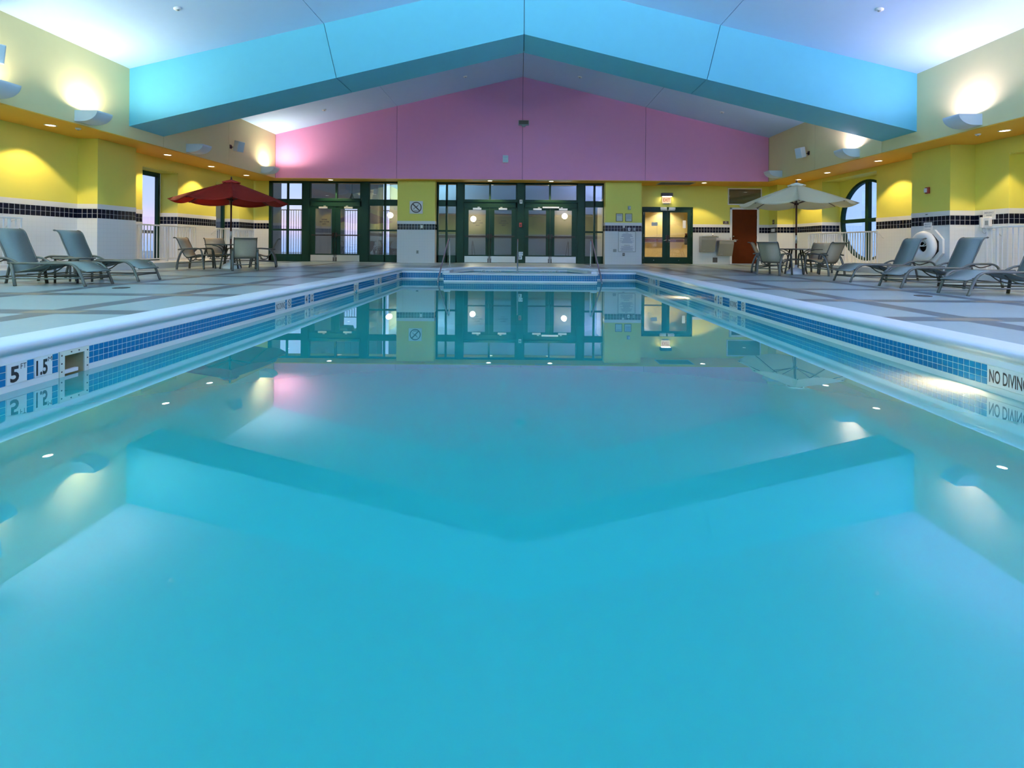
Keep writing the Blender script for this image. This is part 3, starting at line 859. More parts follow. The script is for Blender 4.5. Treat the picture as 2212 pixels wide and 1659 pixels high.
def sidelight(name, x0, x1, panes, jl, jr, label):
    """two columns of panes, three rows, with a solid panel at the foot"""
    r = empty(name, ((x0 + x1) / 2, DW, 0)); r['kind'] = 'structure'; r['label'] = label; cx = r.location.x
    y0, y1 = FY0 - DW, FY1 - DW
    its = [('head', x0, x1, HEAD, ZS), ('transom_bar', x0, x1, BAR0, BAR1), ('foot_panel', x0, x1, 0, SILL), ('jamb', x0, panes[0][0], 0, ZS), ('jamb', panes[1][1], x1, 0, ZS), ('mullion', panes[0][1], panes[1][0], 0, HEAD)]
    bars(r, [(n, a - cx, c - cx, z0, z1) for n, a, c, z0, z1 in its], y0, y1)
    for a, c in panes:
        MB().box((a - cx, y0 + .03, MUN0), (c - cx, y1 - .03, MUN1)).build('glazing_bar', 'green', r)
        for z0, z1 in ((SILL, MUN0), (MUN1, BAR0), (BAR1, HEAD)): pane(r, a - cx, c - cx, z0, z1, .04)

def door_unit(name, x0, x1, xm, leaves, label, closer_side, texts=(None, None), plate=None):
    """double glazed door with transom; leaves: two (x0,x1,glass0,glass1)"""
    r = empty(name, ((x0 + x1) / 2, DW, 0)); r['kind'] = 'structure'; r['label'] = label; cx = r.location.x
    y0, y1 = FY0 - DW, FY1 - DW
    L0, L1 = leaves[0][0], leaves[1][1]
    bars(r, [('head', x0 - cx, x1 - cx, HEAD, ZS), ('transom_bar', x0 - cx, x1 - cx, 2.20, BAR1 + .03), ('door_head', x0 - cx, x1 - cx, 2.10, 2.205), ('mullion', xm - .035 - cx, xm + .035 - cx, BAR1, HEAD), ('jamb', x0 - cx, L0 - cx, 0, ZS), ('jamb', L1 - cx, x1 - cx, 0, ZS)], y0, y1)
    MB().box((x0 - cx, y0 - .035, 2.30), (x1 - cx, y0, 2.405), .01).build('transom_bar', 'green', r)
    pane(r, L0 - cx, xm - .03 - cx, BAR1, HEAD, .04); pane(r, xm + .03 - cx, L1 - cx, BAR1, HEAD, .04)
    for i, (a, c, g0, g1) in enumerate(leaves):
        yf, yb = .0, .045
        leaf = MB().box((a - cx, yf, .01), (g0 - cx, yb, 2.10), .004).box((g1 - cx, yf, .01), (c - cx, yb, 2.10), .004).box((g0 - cx, yf, 2.01), (g1 - cx, yb, 2.10), .004).box((g0 - cx, yf, .01), (g1 - cx, yb, .30), .004).build('leaf', 'green', r)
        pane(leaf, g0 - cx, g1 - cx, .30, 2.01, .022)
        MB().box((a - cx + .012, -.006, .02), (c - cx - .012, .0, .255), .002).build('kick_plate', 'alu', leaf)
        MB().box((g0 - cx - .12, -.055, .985), (g1 - cx + .12, -.02, 1.03), .008).build('push_bar', 'bronze', leaf)
        inner = (c if i == 0 else a) - cx; s = -1 if i == 0 else 1
        MB().box((inner + s * .02, -.05, .93), (inner + s * .09, 0, 1.10), .01).build('bar_housing', 'bronze', leaf)
        MB().box((inner + s * .03, -.02, .02), (inner + s * .065, 0, .17), .004).tube([(inner + s * .045, -.012, .17), (inner + s * .045, -.012, .95)], .008).build('flush_bolt', 'bronze', leaf)
        gm = (g0 + g1) / 2 - cx
        MB().box((gm - .16, -.06, 2.015), (gm + .16, 0, 2.085), .008).box((gm - s * .02, -.055, 2.10), (gm - s * .10, -.02, 2.125)).build('door_closer', 'alu', leaf)
        if texts[i]:
            for k, t in enumerate(texts[i]): text(t, (.20, .36, .14)[k], .045, (gm + .03, -.0008 + .016, 1.60 - k * .085), (1, 0, 0), (0, 0, 1), 'ink', leaf)
    if plate:
        MB().box((plate[0] - cx, -.05, 2.09), (plate[1] - cx, -.02, 2.15), .004).build('magnet_lock', 'alu', r)

sidelight('window_1', -9.58, -8.30, ((-9.47, -8.897), (-8.849, -8.33)), 0, 0, 'tall left sidelight of the glazed front, looking out on the fence')
bp = MB(); bp.box((-8.30, FY0 - .02, 0), (-8.03, FY1, ZS), .01); struct(bp.build('trim_9', 'green'))
DT = ('DOORS', 'NOT ACTIVE', 'EXIT')
door_unit('door_1', -8.03, -6.05, -7.02, ((-8.00, -7.066, -7.82, -7.19), (-7.060, -6.115, -6.86, -6.22)), 'left green double door in the glazed front', 0, (DT, None))
bp = MB(); bp.box((-6.05, FY0 - .02, 0), (-5.79, FY1, ZS), .01); struct(bp.build('trim_10', 'green'))
sidelight('window_2', -5.79, -4.58, ((-5.759, -5.202), (-5.138, -4.66)), 0, 0, 'sidelight of the glazed front left of the column')
sidelight('window_3', -3.22, -2.43, ((-3.13, -2.86), (-2.787, -2.472)), 0, 0, 'narrow sidelight right of the column with the no diving sign')
bp = MB(); bp.box((-2.43, FY0 - .02, 0), (-2.17, FY1, ZS), .01); struct(bp.build('trim_11', 'green'))
door_unit('door_2', -2.17, -.14, -1.18, ((-2.145, -1.190, -1.99, -1.335), (-1.184, -.20, -1.01, -.355)), 'green double door in the middle of the glazed front, left of the centre post', 0, (DT, DT))
bp = MB(); bp.box((-.14, FY0 - .02, 0), (.13, FY1, ZS), .01); struct(bp.build('trim_12', 'green'))
door_unit('door_3', .13, 2.16, 1.10, ((.17, 1.108, .292, .956), (1.114, 2.11, 1.278, 1.935)), 'green double door in the middle of the glazed front, right of the centre post', 0, (None, None), (.82, 1.45))
bp = MB(); bp.box((2.16, FY0 - .02, 0), (2.42, FY1, ZS), .01); struct(bp.build('trim_13', 'green'))
sidelight('window_4', 2.42, 3.18, ((2.445, 2.757), (2.827, 3.12)), 0, 0, 'narrow sidelight left of the column with the pool rules')

# small things on the centre post
r = tag(empty('key_switch', (-.01, FY0 - .02, 1.45)), 'small red box on the green centre post', 'alarm switch')
MB().box((-.05, -.035, -.085), (.05, 0, .085), .006).build('housing', 'redbox', r); MB().box((-.02, -.04, -.05), (.02, -.033, .03)).build('button', 'ink', r)
r = tag(empty('motion_sensor', (-.0, FY0 - .02, 2.33)), 'small white box high on the green centre post', 'sensor')
MB().box((-.055, -.05, -.075), (.055, 0, .075), .008).build('housing', 'white', r); MB().box((-.03, -.054, -.03), (.03, -.049, .04)).build('lens', 'grey', r)

# green double door to the corridor
def corridor_door():
    r = empty('door_4', (5.73, RW, 0)); r['kind'] = 'structure'; r['label'] = 'green double door with lit corridor behind, under the exit sign'
    y0, y1 = -.03, .08
    bars(r, [('head', -.99, .99, 2.13, 2.22), ('jamb', -.99, -.93, 0, 2.13), ('jamb', .93, .99, 0, 2.13)], y0, y1)
    for i, (a, c, g0, g1) in enumerate(((-.93, -.003, -.875, -.19), (.003, .93, .105, .79))):
        leaf = MB().box((a, y0 + .02, .012), (g0, .03, 2.128), .004).box((g1, y0 + .02, .012), (c, .03, 2.128), .004).box((g0, y0 + .02, 2.015), (g1, .03, 2.128), .004).box((g0, y0 + .02, .012), (g1, .03, .262), .004).build('leaf', 'green', r)
        pane(leaf, g0, g1, .262, 2.015, .01)
        MB().box((g0, y0 + .025, .985), (g1, .028, 1.035)).build('glazing_bar', 'black', leaf)
        s = -1 if i == 0 else 1
        MB().box((s * .04 + (-.03), y0 + .004, .84), (s * .04 + .03, y0 + .02, 1.12), .006).build('lock_plate', 'bronze', leaf)
        MB().tube([(s * .04, y0 - .03, .93), (s * .16, y0 - .03, .905)], .011).tube([(s * .04, y0 + .01, .93), (s * .04, y0 - .03, .93)], .011).build('lever_handle', 'steel', leaf)
        gm = (g0 + g1) / 2
        MB().lathe([(.018, -.016), (.018, -.010), (0, -.018)], (gm, 0, .14), 10, 'y').build('door_stop', 'steel', leaf)
        for z in (.25, 1.1, 1.95): MB().box((s * .925, y0 + .005, z - .055), (s * .945, y0 + .021, z + .055)).build('hinge', 'steel', leaf)
    b = MB()
    for s in (-1, 1): b.box((s * .04, y0 - .05, 2.11), (s * .29, y0, 2.20), .01).box((s * .02, y0 - .045, 2.08), (s * .27, y0 + .01, 2.108), .004)
    b.build('door_closer', 'white', r)
    MB().box((-.62, -.005, 1.48), (-.38, .000, 1.62)).build('paper_notice', 'paper', r)
    MB().box((.60, -.005, 1.40), (.72, .000, 1.70)).build('paper_notice', 'paper', r)
corridor_door()
# lit corridor behind it
b = MB(); b.box((3.6, RW + 3.2, 0), (7.8, RW + 3.3, 2.6)); b.box((3.5, RW + .1, 0), (3.6, RW + 3.3, 2.6)); b.box((7.8, RW + .1, 0), (7.9, RW + 3.3, 2.6)); b.box((3.5, RW + .1, 2.6), (7.9, RW + 3.3, 2.7))
struct(b.build('wall_corridor', 'corridor'))
b = MB(); b.box((3.6, RW + .1, -.05), (7.8, RW + 3.2, 0.0)); struct(b.build('floor_corridor', 'corrfloor'))
b = MB(); b.box((3.62, RW + 3.13, .88), (7.78, RW + 3.2, 1.02), .01); struct(b.build('trim_14', 'door'))
for x, sd in ((4.9, 'left'), (6.5, 'right')):
    r = tag(empty('corridor_downlight', (x, RW + 2.75, 2.6)), 'recessed downlight in the corridor behind the %s leaf of the green door' % sd, 'downlight', 'corridor downlights')
    MB().lathe([(.08, 0), (.08, -.008), (.055, -.01), (.055, 0)], seg=16).build('trim_ring', 'white', r); MB().lathe([(0, -.004), (.055, -.004)], seg=16).build('lens', 'lens', r)
    light('SPOT', 'corridor_light', (0, 0, -.03), 160, C_DOWN, r, (0, 0, -1), spot_size=radians(120), spot_blend=.6, shadow_soft_size=.05)
r = tag(empty('fire_extinguisher', (6.62, RW + .45, .95)), 'fire extinguisher with red handle seen through the right pane of the green door', 'extinguisher')
MB().lathe([(0, 0), (.07, .01), (.075, .05), (.075, .3), (.04, .38), (.02, .40), (0, .40)], (0, 0, -.2), 14).build('cylinder', 'black', r); MB().box((-.05, -.015, .20), (.05, .015, .26), .008).build('handle', 'redbox', r); MB().box((.0, .05, -.1), (.02, .35, .1)).build('bracket', 'steel', r)

# brown service door with white frame, and the window above it
r = empty('door_5', (8.74, RW, 0)); r['kind'] = 'structure'; r['label'] = 'brown wooden door with white frame beside the drinking fountains'
bars(r, [('jamb', -.57, -.485, 0, 2.22), ('jamb', .485, .57, 0, 2.22), ('head', -.57, .57, 2.145, 2.22)], -.02, .08, 'white')
leaf = MB().box((-.485, .0, .035), (.485, .045, 2.145), .003).build('leaf', 'door', r)
MB().tube([(-.42, -.05, .97), (-.27, -.05, .95)], .012).tube([(-.42, 0, .97), (-.42, -.05, .97)], .012).build('lever_handle', 'steel', leaf)
MB().lathe([(.028, 0), (.028, -.008), (.02, -.02), (0, -.02)], (-.42, 0, 1.10), 12, 'y').build('lock_cylinder', 'steel', leaf)
for z in (.3, 1.05, 1.85): MB().box((.475, -.012, z - .06), (.495, .002, z + .06)).build('hinge', 'bronze', leaf)
MB().box((-.485, .01, .004), (.485, .09, .03), .004).build('threshold', 'alu', r)
b = MB(); b.box((8.0, RW + .25, 0), (9.5, RW + .3, 3.0)); struct(b.build('wall_service', 'corridor'))
r = empty('window_5', (8.74, RW - .015, 0)); r['kind'] = 'structure'; r['label'] = 'dark internal window with white frame over the brown door'
bars(r, [('frame', -.66, .66, 2.323, 2.365), ('frame', -.66, .66, 2.935, 2.977), ('frame', -.66, -.625, 2.365, 2.935), ('frame', .625, .66, 2.365, 2.935)], -.02, .06, 'white')
MB().box((-.625, .012, 2.365), (.625, .014, 2.935)).build('blind', 'darkgrey', r)
pane(r, -.625, .625, 2.365, 2.935, .0)

# ------------------------------------------------------------------ side windows
def tall_window(name, y0, y1, label):
    r = empty(name, (WL - .52, (y0 + y1) / 2, 0)); r['kind'] = 'structure'; r['label'] = label; h = (y1 - y0) / 2; f = .085
    for nm, a, c, z0, z1 in (('stile', -h, -h + f, .16, 2.72), ('stile', h - f, h, .16, 2.72), ('rail', -h + f, h - f, 2.60, 2.72), ('rail', -h + f, h - f, .16, .22)):
        MB().box((-.10, a, z0), (0, c, z1), .004).build(nm, 'green', r)
    MB().box((-.056, -h + f, .22), (-.048, h - f, 2.60)).build('pane', 'glass', r)
tall_window('window_6', 13.37, 14.75, 'tall green-framed window between the pillar and the red parasol')
tall_window('window_7', 16.60, 17.98, 'tall green-framed window behind the red parasol')

def round_window():
    r = empty('window_8', (RX + .07, RY, RZ)); r['kind'] = 'structure'; r['label'] = 'round green-framed window with a cross of bars behind the railing'
    b = MB(); R1, R0 = RR + .003, RR - .085
    b.lathe([(R0, -.06), (R1, -.06), (R1, .06), (R0, .06), (R0, -.06)], axis='x', seg=56, smooth=False); b.build('ring_frame', 'green', r)
    MB().box((-.055, -.075, -R0), (.055, .075, R0), .006).build('mullion', 'green', r)
    MB().box((-.05, -R0, -.06), (.05, -.075, .06), .006).box((-.05, .075, -.06), (.05, R0, .06), .006).build('mullion', 'green', r)
    for k in range(4):
        b = MB(); N = 12; pts = [(0, 0)] + [(R0 * cos(k * pi / 2 + j * pi / 2 / N), R0 * sin(k * pi / 2 + j * pi / 2 / N)) for j in range(N + 1)]
        b.prism([(.01, y, z) for y, z in pts], (.008, 0, 0)); b.build('pane', 'glass', r)
round_window()
# the second tall-window wall on the far right side is solid; grouted tile rows continue in the wall mesh

# white safety railings in front of the windows
def railing(x, y0, y1, label, inward):
    r = tag(empty('safety_railing', (x, (y0 + y1) / 2, .16)), label, 'railing', 'white safety railings along the side walls'); h = (y1 - y0) / 2
    MB().box((-.022, -h, .965), (.022, h, 1.005), .006).build('top_rail', 'white', r)
    MB().box((-.016, -h, .07), (.016, h, .10), .004).build('bottom_rail', 'white', r)
    n = int((y1 - y0) / .112); me = None
    for i in range(n + 1):
        yy = -h + .02 + i * ((2 * h - .04) / n)
        if me is None:
            o = MB().box((-.009, -.009, .10), (.009, .009, .966)).build('baluster', 'white', r, (0, yy, 0)); me = o.data
        else: link('baluster', me, r, (0, yy, 0))
    for yy in (-h + .25, 0, h - .25):
        MB().box((-.02, yy - .02, 0), (.02, yy + .02, .97), .004).build('post', 'white', r)
    for yy in (-h + .10, h - .10):
        MB().tube([(0, yy, .94), (inward * .10, yy, .93), (inward * .22, yy, .80)], .010, 6).build('wall_brace', 'white', r)
railing(-9.80, 7.2, 9.80, 'white railing at the edge of the picture behind the near left lounger', -1)
railing(-9.80, 12.62, 15.05, 'white railing in front of the left window beside the pillar', -1)
railing(-9.80, 16.05, 18.30, 'white railing behind the table under the red parasol', -1)
railing(9.85, 13.80, 17.15, 'white railing in front of the round window', 1)
railing(9.85, 7.4, 10.60, 'white railing behind the near right lounger below the emergency phone', 1)

# ------------------------------------------------------------------ lamps
def sconce(side, y0, on, label):
    x = FL if side == 'L' else FR; s = 1 if side == 'L' else -1
    r = tag(empty('wall_sconce', (x, y0 + .19, 3.11)), label, 'wall lamp', 'half-round uplights on the upper walls'); hl, D, H = .19, .46, .22
    prof = [(0, 0)] + [(D * .30 + D * .70 * sin(a), H - H * cos(a)) for a in [k * pi / 2 / 8 for k in range(9)]]
    outer = [(u * s, z) for u, z in prof]; inner = [(u * s * .95, .012 + z * .945) for u, z in prof]
    b = MB()
    for (a, c), (ia, ic) in zip(zip(outer, outer[1:]), zip(inner, inner[1:])):
        for y in (0,):
            f = b.face([(a[0], -hl, a[1]), (c[0], -hl, c[1]), (c[0], hl, c[1]), (a[0], hl, a[1])]); f.smooth = True
            f = b.face([(ia[0], -hl + .01, ia[1]), (ia[0], hl - .01, ia[1]), (ic[0], hl - .01, ic[1]), (ic[0], -hl + .01, ic[1])]); f.smooth = True
    b.face([(outer[-1][0], -hl, H), (inner[-1][0], -hl + .01, inner[-1][1]), (inner[-1][0], hl - .01, inner[-1][1]), (outer[-1][0], hl, H)])
    bmesh.ops.remove_doubles(b.bm, verts=b.bm.verts, dist=.0004)
    b.build('shade', 'sconce', r)
    for yy in (-hl, hl - .01):
        MB().prism([(0, yy, H)] + [(u, yy, z) for u, z in outer], (0, .01, 0)).build('end_plate', 'sconce', r)
    MB().box((0, -hl + .012, .012), (s * .05, hl - .012, .10), .004).build('lamp_holder', 'white', r)
    if on:
        light('AREA', 'sconce_light', (s * .20, 0, .165), (W_SCONCE if y0 > 9 else W_SCONCE * .55) if y0 > 4 else W_FILL, (C_LEFT if side == 'L' else C_RIGHT) if y0 > 4 else C_FILL[side], r, (s * .42, 0, 1), shape='RECTANGLE', size=.20, size_y=.20, spread=radians(175))  # unseen lamps nearest the camera are added, boosted to fill the hall
    return r
LAB = 'pale half-round uplight, %s upper wall, %s'
for y, on, d in ((-.6, 1, 'added fill lamp, unseen behind the camera'), (2.4, 1, 'added fill lamp, unseen beside the camera'), (5.4, 1, 'out of the picture, third from the camera'), (8.10, 1, 'cut by the picture edge'), (10.0, 1, 'bright, just in front of the beam'), (13.34, 0, 'unlit, just behind the beam'), (17.20, 1, 'bright, at the far corner by the pink wall')):
    sconce('L', y, on, LAB % ('left', d))
for y, on, d in ((-.6, 1, 'added fill lamp, unseen behind the camera'), (2.4, 1, 'added fill lamp, unseen beside the camera'), (5.4, 1, 'out of the picture, third from the camera'), (7.9, 1, 'outside the picture'), (9.78, 1, 'bright, just in front of the beam'), (13.31, 1, 'bright, just behind the beam'), (17.24, 0, 'unlit, at the far corner by the pink wall')):
    sconce('R', y, on, LAB % ('right', d))

def downlight(x, y, label, e=W_DOWN):
    r = tag(empty('recessed_downlight', (x, y, ZS)), label, 'downlight', 'recessed downlights in the orange soffit')
    MB().lathe([(.105, .0), (.105, -.006), (.085, -.009), (.080, -.001)], seg=22).build('trim_ring', 'white', r)
    MB().lathe([(0, -.0025), (.080, -.0025)], seg=22).build('lens', 'lens', r)
    light('SPOT', 'downlight_beam', (0, 0, -.03), e, C_DOWN, r, (0, 0, -1), spot_size=radians(104), spot_blend=.22, shadow_soft_size=.06)
DL = 'downlight in the orange soffit, '
for x, y, d in ((-9.57, 2.9, 'outside the picture on the left, second from the camera'), (-9.57, 6.5, 'outside the picture on the left, before the first visible one'), (-9.57, 10.13, 'left side, nearest the camera'), (-9.55, 13.47, 'left side, over the first tall window'), (-9.61, 15.47, 'left side, between the two tall windows'), (-9.60, 17.43, 'left side, by the far corner'),
                (-7.06, 18.50, 'over the left double door'), (-1.15, 18.42, 'over the middle double door left of the centre post'), (1.11, 18.42, 'over the middle double door right of the centre post'), (6.79, 18.56, 'between the exit sign and the brown door'),
                (9.65, 2.9, 'outside the picture on the right, second from the camera'), (9.65, 6.5, 'outside the picture on the right, before the first visible one'), (9.63, 9.98, 'right side, nearest the camera'), (9.68, 13.57, 'right side, between the pillar and the round window'), (9.66, 15.79, 'right side, over the round window'), (9.68, 17.47, 'right side, above the cream parasol')):
    downlight(x, y, DL + d)

# sprinkler heads / detectors
def head(x, y, z, label, nrm=(0, 0, -1), R=.07):
    r = tag(empty('ceiling_detector', (x, y, z)), label, 'detector', 'small round heads on ceiling and soffit')
    r.rotation_euler = Vector(nrm).to_track_quat('-Z', 'Y').to_euler()
    MB().lathe([(R, .012), (R, -.012), (R * .75, -.028), (0, -.032)], seg=16).build('cover', 'white', r); MB().lathe([(R * .4, -.026), (R * .32, -.042), (0, -.045)], seg=12).build('sensor', 'grey', r)
for x, y, l in ((-6.66, 9.63, 'round white head on the pale blue ceiling above the left deck'), (-6.67, 16.85, 'round head on the ceiling strip behind the beam, far left'), (-1.91, 16.81, 'round head on the ceiling strip behind the beam, left of the ridge')):
    head(x, y, zc(x), l, (SL, 0, -1))
for x, y, l in ((6.75, 9.46, 'round white head on the lavender ceiling above the right deck'), (1.95, 16.80, 'round head on the ceiling strip behind the beam, right of the ridge'), (6.73, 16.79, 'round head on the ceiling strip behind the beam, far right')):
    head(x, y, zc(x), l, (-SL, 0, -1))
head(-9.23, 10.38, ZS, 'small head in the left soffit under the bright uplight', R=.05); head(9.38, 10.29, ZS, 'small head in the right soffit under the bright uplight', R=.05)

# speakers
def speaker(x, y, z, s, label):
    r = tag(empty('loudspeaker', (x, y, z)), label, 'speaker', 'white loudspeakers on the upper side walls')
    g = empty('cabinet_mount', (0, 0, 0)); bpy.data.objects.remove(g)
    b = MB(); b.box((-.10, -.11, -.16), (.10, .11, .16), .015)
    o = b.build('cabinet', 'white', r, (s * .26, 0, 0)); o.rotation_euler = (0, radians(s * 14), radians(s * -25))
    gr = MB().box((s * .101, -.095, -.145), (s * .108, .095, .145), .004).build('grille', 'paleblue', o)
    MB().tube([(0, 0, -.02), (s * .10, 0, -.02), (s * .18, 0, -.01)], .018).build('bracket_arm', 'steel', r); MB().box((0, -.05, -.07), (s * .012, .05, .05)).build('wall_plate', 'bronze', r)
speaker(FL, 15.39, 3.66, 1, 'white loudspeaker on a bracket on the left upper wall'); speaker(FR, 15.67, 3.65, -1, 'white loudspeaker on a bracket on the right upper wall')
speaker(FL, 8.22, 3.80, 1, 'loudspeaker cut by the left picture edge')

r = tag(empty('ceiling_speaker', (.075, GY, 5.10)), 'grey box speaker hung at the middle joint of the pink wall', 'speaker')
MB().box((-.19, -.16, -.06), (.19, 0, .10), .012).build('cabinet', 'grey', r); MB().prism([(-.09, -.12, -.06), (.09, -.12, -.06), (.05, -.12, -.12), (-.05, -.12, -.12)], (0, .10, 0)).build('bracket', 'grey', r); MB().box((-.17, -.166, -.045), (.17, -.158, .085), .004).build('grille', 'darkgrey', r)
r = tag(empty('wall_speaker', (-.575, GY, 3.81)), 'small pale blue upright speaker low on the pink wall', 'speaker')
MB().box((-.10, -.09, -.13), (.10, 0, .13), .01).build('cabinet', 'white', r); MB().box((-.085, -.096, .01), (.085, -.088, .115)).box((-.085, -.096, -.115), (.085, -.088, -.005)).build('grille', 'paleblue', r)

# exit sign with hood lamp
r = tag(empty('exit_sign', (5.68, RW, 2.49)), 'lit EXIT sign with a black hood above the green double door', 'exit sign')
MB().box((-.215, -.16, .14), (.215, 0, .27), .01).build('hood', 'black', r); MB().box((-.17, -.15, .122), (.17, -.03, .14)).build('lamp_tube', 'exittube', r)
fp = MB().box((-.17, -.05, -.12), (.17, -.02, .12), .006).build('face', 'exitface', r); text('EXIT', .27, .13, (0, -.0515, 0), (1, 0, 0), (0, 0, 1), 'exitred', fp)
MB().box((-.12, -.03, -.16), (.12, 0, -.10)).build('bracket', 'grey', r)
light('AREA', 'exit_light', (0, -.12, .11), 3, (1, .9, .7), r, (0, .4, -1), shape='RECTANGLE', size=.3, size_y=.06)

# drinking fountains
def fountain(x, z, label):
    r = tag(empty('drinking_fountain', (x, RW, z)), label, 'fountain', 'pair of steel drinking fountains')
    MB().prism([(-.30, 0, -.57), (-.30, -.14, -.57), (-.30, -.30, -.10), (-.30, -.30, 0), (-.30, 0, 0)], (.56, 0, 0)).build('body', 'fountain', r)
    MB().box((-.30, -.33, 0), (.30, 0, .045), .012).build('basin_top', 'steel', r)
    MB().box((-.2, -.28, .046), (.16, -.06, .050)).build('basin', 'alu', r)
    MB().tube([(.20, -.10, .04), (.20, -.10, .10), (.18, -.14, .13)], .014).build('bubbler', 'steel', r)
    MB().box((.27, -.36, -.02), (.33, -.30, .04), .008).build('push_button', 'grey', r)
    for dx in (-.19, -.14): MB().lathe([(.016, -.10), (.016, -.165), (0, -.165)], (dx, 0, -.50), 10, 'y').build('bolt', 'alu', r)
fountain(7.27, 1.05, 'higher steel drinking fountain, left of the pair by the green door'); fountain(7.95, .90, 'lower steel drinking fountain next to the brown door')

def plate(name, x, y, z, w, h, m, label, cat, d=.012, faces=None):
    r = tag(empty(name, (x, y, z)), label, cat); MB().box((-w / 2, -d, -h / 2), (w / 2, 0, h / 2), .003).build('plate', m, r); return r
r = plate('floor_vent', 7.60, RW - .006, .165, .18, .19, 'plaque', 'brown access plate low on the wall under the fountains', 'vent')
MB().box((-.07, -.015, -.075), (.07, -.012, .075)).build('grille', 'darkgrey', r)
r = plate('door_plaque', 8.01, RW, 1.63, .22, .115, 'plaque', 'brown room plaque left of the brown door', 'sign'); MB().box((-.06, -.0135, -.03), (.06, -.012, -.018)).box((-.03, -.0135, .01), (.03, -.012, .035)).build('lettering', 'alu', r)
# plaque and panel on the pillar side facing left
r = tag(empty('door_plaque', (9.70, 19.2, 1.65)), 'brown plaque on the pillar right of the brown door', 'sign'); MB().box((-.012, -.07, -.085), (0, .07, .085), .003).build('plate', 'plaque', r); MB().box((-.0135, -.04, -.02), (-.012, .04, -.005)).build('lettering', 'alu', r)
r = tag(empty('switch_panel', (9.694, 19.22, 1.33)), 'cream double switch panel on the pillar behind the cream parasol', 'switch'); MB().box((-.012, -.13, -.06), (0, .13, .06), .003).build('plate', 'wcap', r)
for k in (-1, 1): MB().box((-.018, k * .06 - .02, -.03), (-.012, k * .06 + .02, .03), .002).build('rocker', 'white', r)
r = tag(empty('pull_knob', (9.694, 19.05, .76)), 'dark round knob low on the white pillar', 'knob'); MB().lathe([(0, -.02), (.02, -.015), (.02, 0)], axis='x', seg=12).build('cap', 'black', r)

# things on the left column
r = tag(empty('no_diving_sign', (-3.90, CW, 2.06)), 'square white no-diving pictogram sign on the yellow column', 'sign')
p = MB().box((-.245, -.012, -.235), (.245, 0, .235), .012).build('panel', 'paper', r); no_dive_icon((.0, -.013, 0), (1, 0, 0), (0, -1, 0), .205, p, 'inkbrown')
r = plate('wall_outlet', -3.84, CW - .006, .40, .095, .125, 'grey', 'grey outlet plate low on the column below the no diving sign', 'outlet'); MB().box((-.02, -.015, .01), (.02, -.012, .04)).box((-.02, -.015, -.04), (.02, -.012, -.01)).build('socket', 'black', r)
r = plate('wall_switch', -3.69, CW - .006, 1.345, .085, .12, 'wcap', 'cream switch plate in the black tile band of the left column', 'switch', .016); MB().box((-.015, -.02, -.03), (.015, -.015, .03)).build('rocker', 'white', r)

# things on the right column
r = tag(empty('pool_rules_board', (3.953, CW, .845)), 'white framed pool rules board on the white tiled column', 'sign')
b = MB(); hw, hh = .327, .385
b.box((-hw, -.018, -hh), (-hw + .022, 0, hh)); b.box((hw - .022, -.018, -hh), (hw, 0, hh)); b.box((-hw + .022, -.018, hh - .022), (hw - .022, 0, hh)); b.box((-hw + .022, -.018, -hh), (hw - .022, 0, -hh + .022)); b.build('frame', 'grey', r)
p = MB().box((-hw + .02, -.012, -hh + .02), (hw - .02, -.004, hh - .02)).build('panel', 'paper', r)
text('POOL', .10, .026, (0, -.0128, .325), (1, 0, 0), (0, 0, 1), 'ink', p); text('WHIRLPOOL', .22, .03, (0, -.0128, -.13), (1, 0, 0), (0, 0, 1), 'ink', p)
b = MB(); rr = random.Random(3)
for z in [.29 - k * .026 for k in range(14)] + [-.175 - k * .026 for k in range(7)]:
    q = rr.uniform(.11, .27); b.face([(-q, -.0128, z - .006), (q, -.0128, z - .006), (q, -.0128, z + .006), (-q, -.0128, z + .006)])
b.build('fine_print', 'greyink', p)
for x, l in ((3.665, 'left one of two small framed notices on the green-yellow column'), (4.01, 'right one of two small framed notices on the green-yellow column')):
    r = tag(empty('framed_notice', (x, CW, 1.743)), l, 'notice', 'two framed notices'); b = MB(); hw, hh = .126, .148
    b.box((-hw, -.02, -hh), (-hw + .016, 0, hh)); b.box((hw - .016, -.02, -hh), (hw, 0, hh)); b.box((-hw + .016, -.02, hh - .016), (hw - .016, 0, hh)); b.box((-hw + .016, -.02, -hh), (hw - .016, 0, -hh + .016)); b.build('frame', 'ink', r)
    p = MB().box((-hw + .014, -.012, -hh + .014), (hw - .014, -.004, hh - .014)).build('sheet', 'notice', r)
    b = MB(); n = 3 if x < 3.8 else 9
    for k in range(n): b.face([(-.085, -.0128, .10 - k * .02), (.085, -.0128, .10 - k * .02), (.085, -.0128, .11 - k * .02), (-.085, -.0128, .11 - k * .02)])
    b.build('fine_print', 'greyink', p)
r = tag(empty('strobe_alarm', (4.025, CW, 2.10)), 'small grey strobe alarm on the column above the framed notices', 'alarm'); MB().box((-.05, -.035, -.07), (.06, 0, .07), .008).build('housing', 'grey', r); MB().box((0, -.06, -.045), (.045, -.034, .045), .01).build('lens', 'white', r)
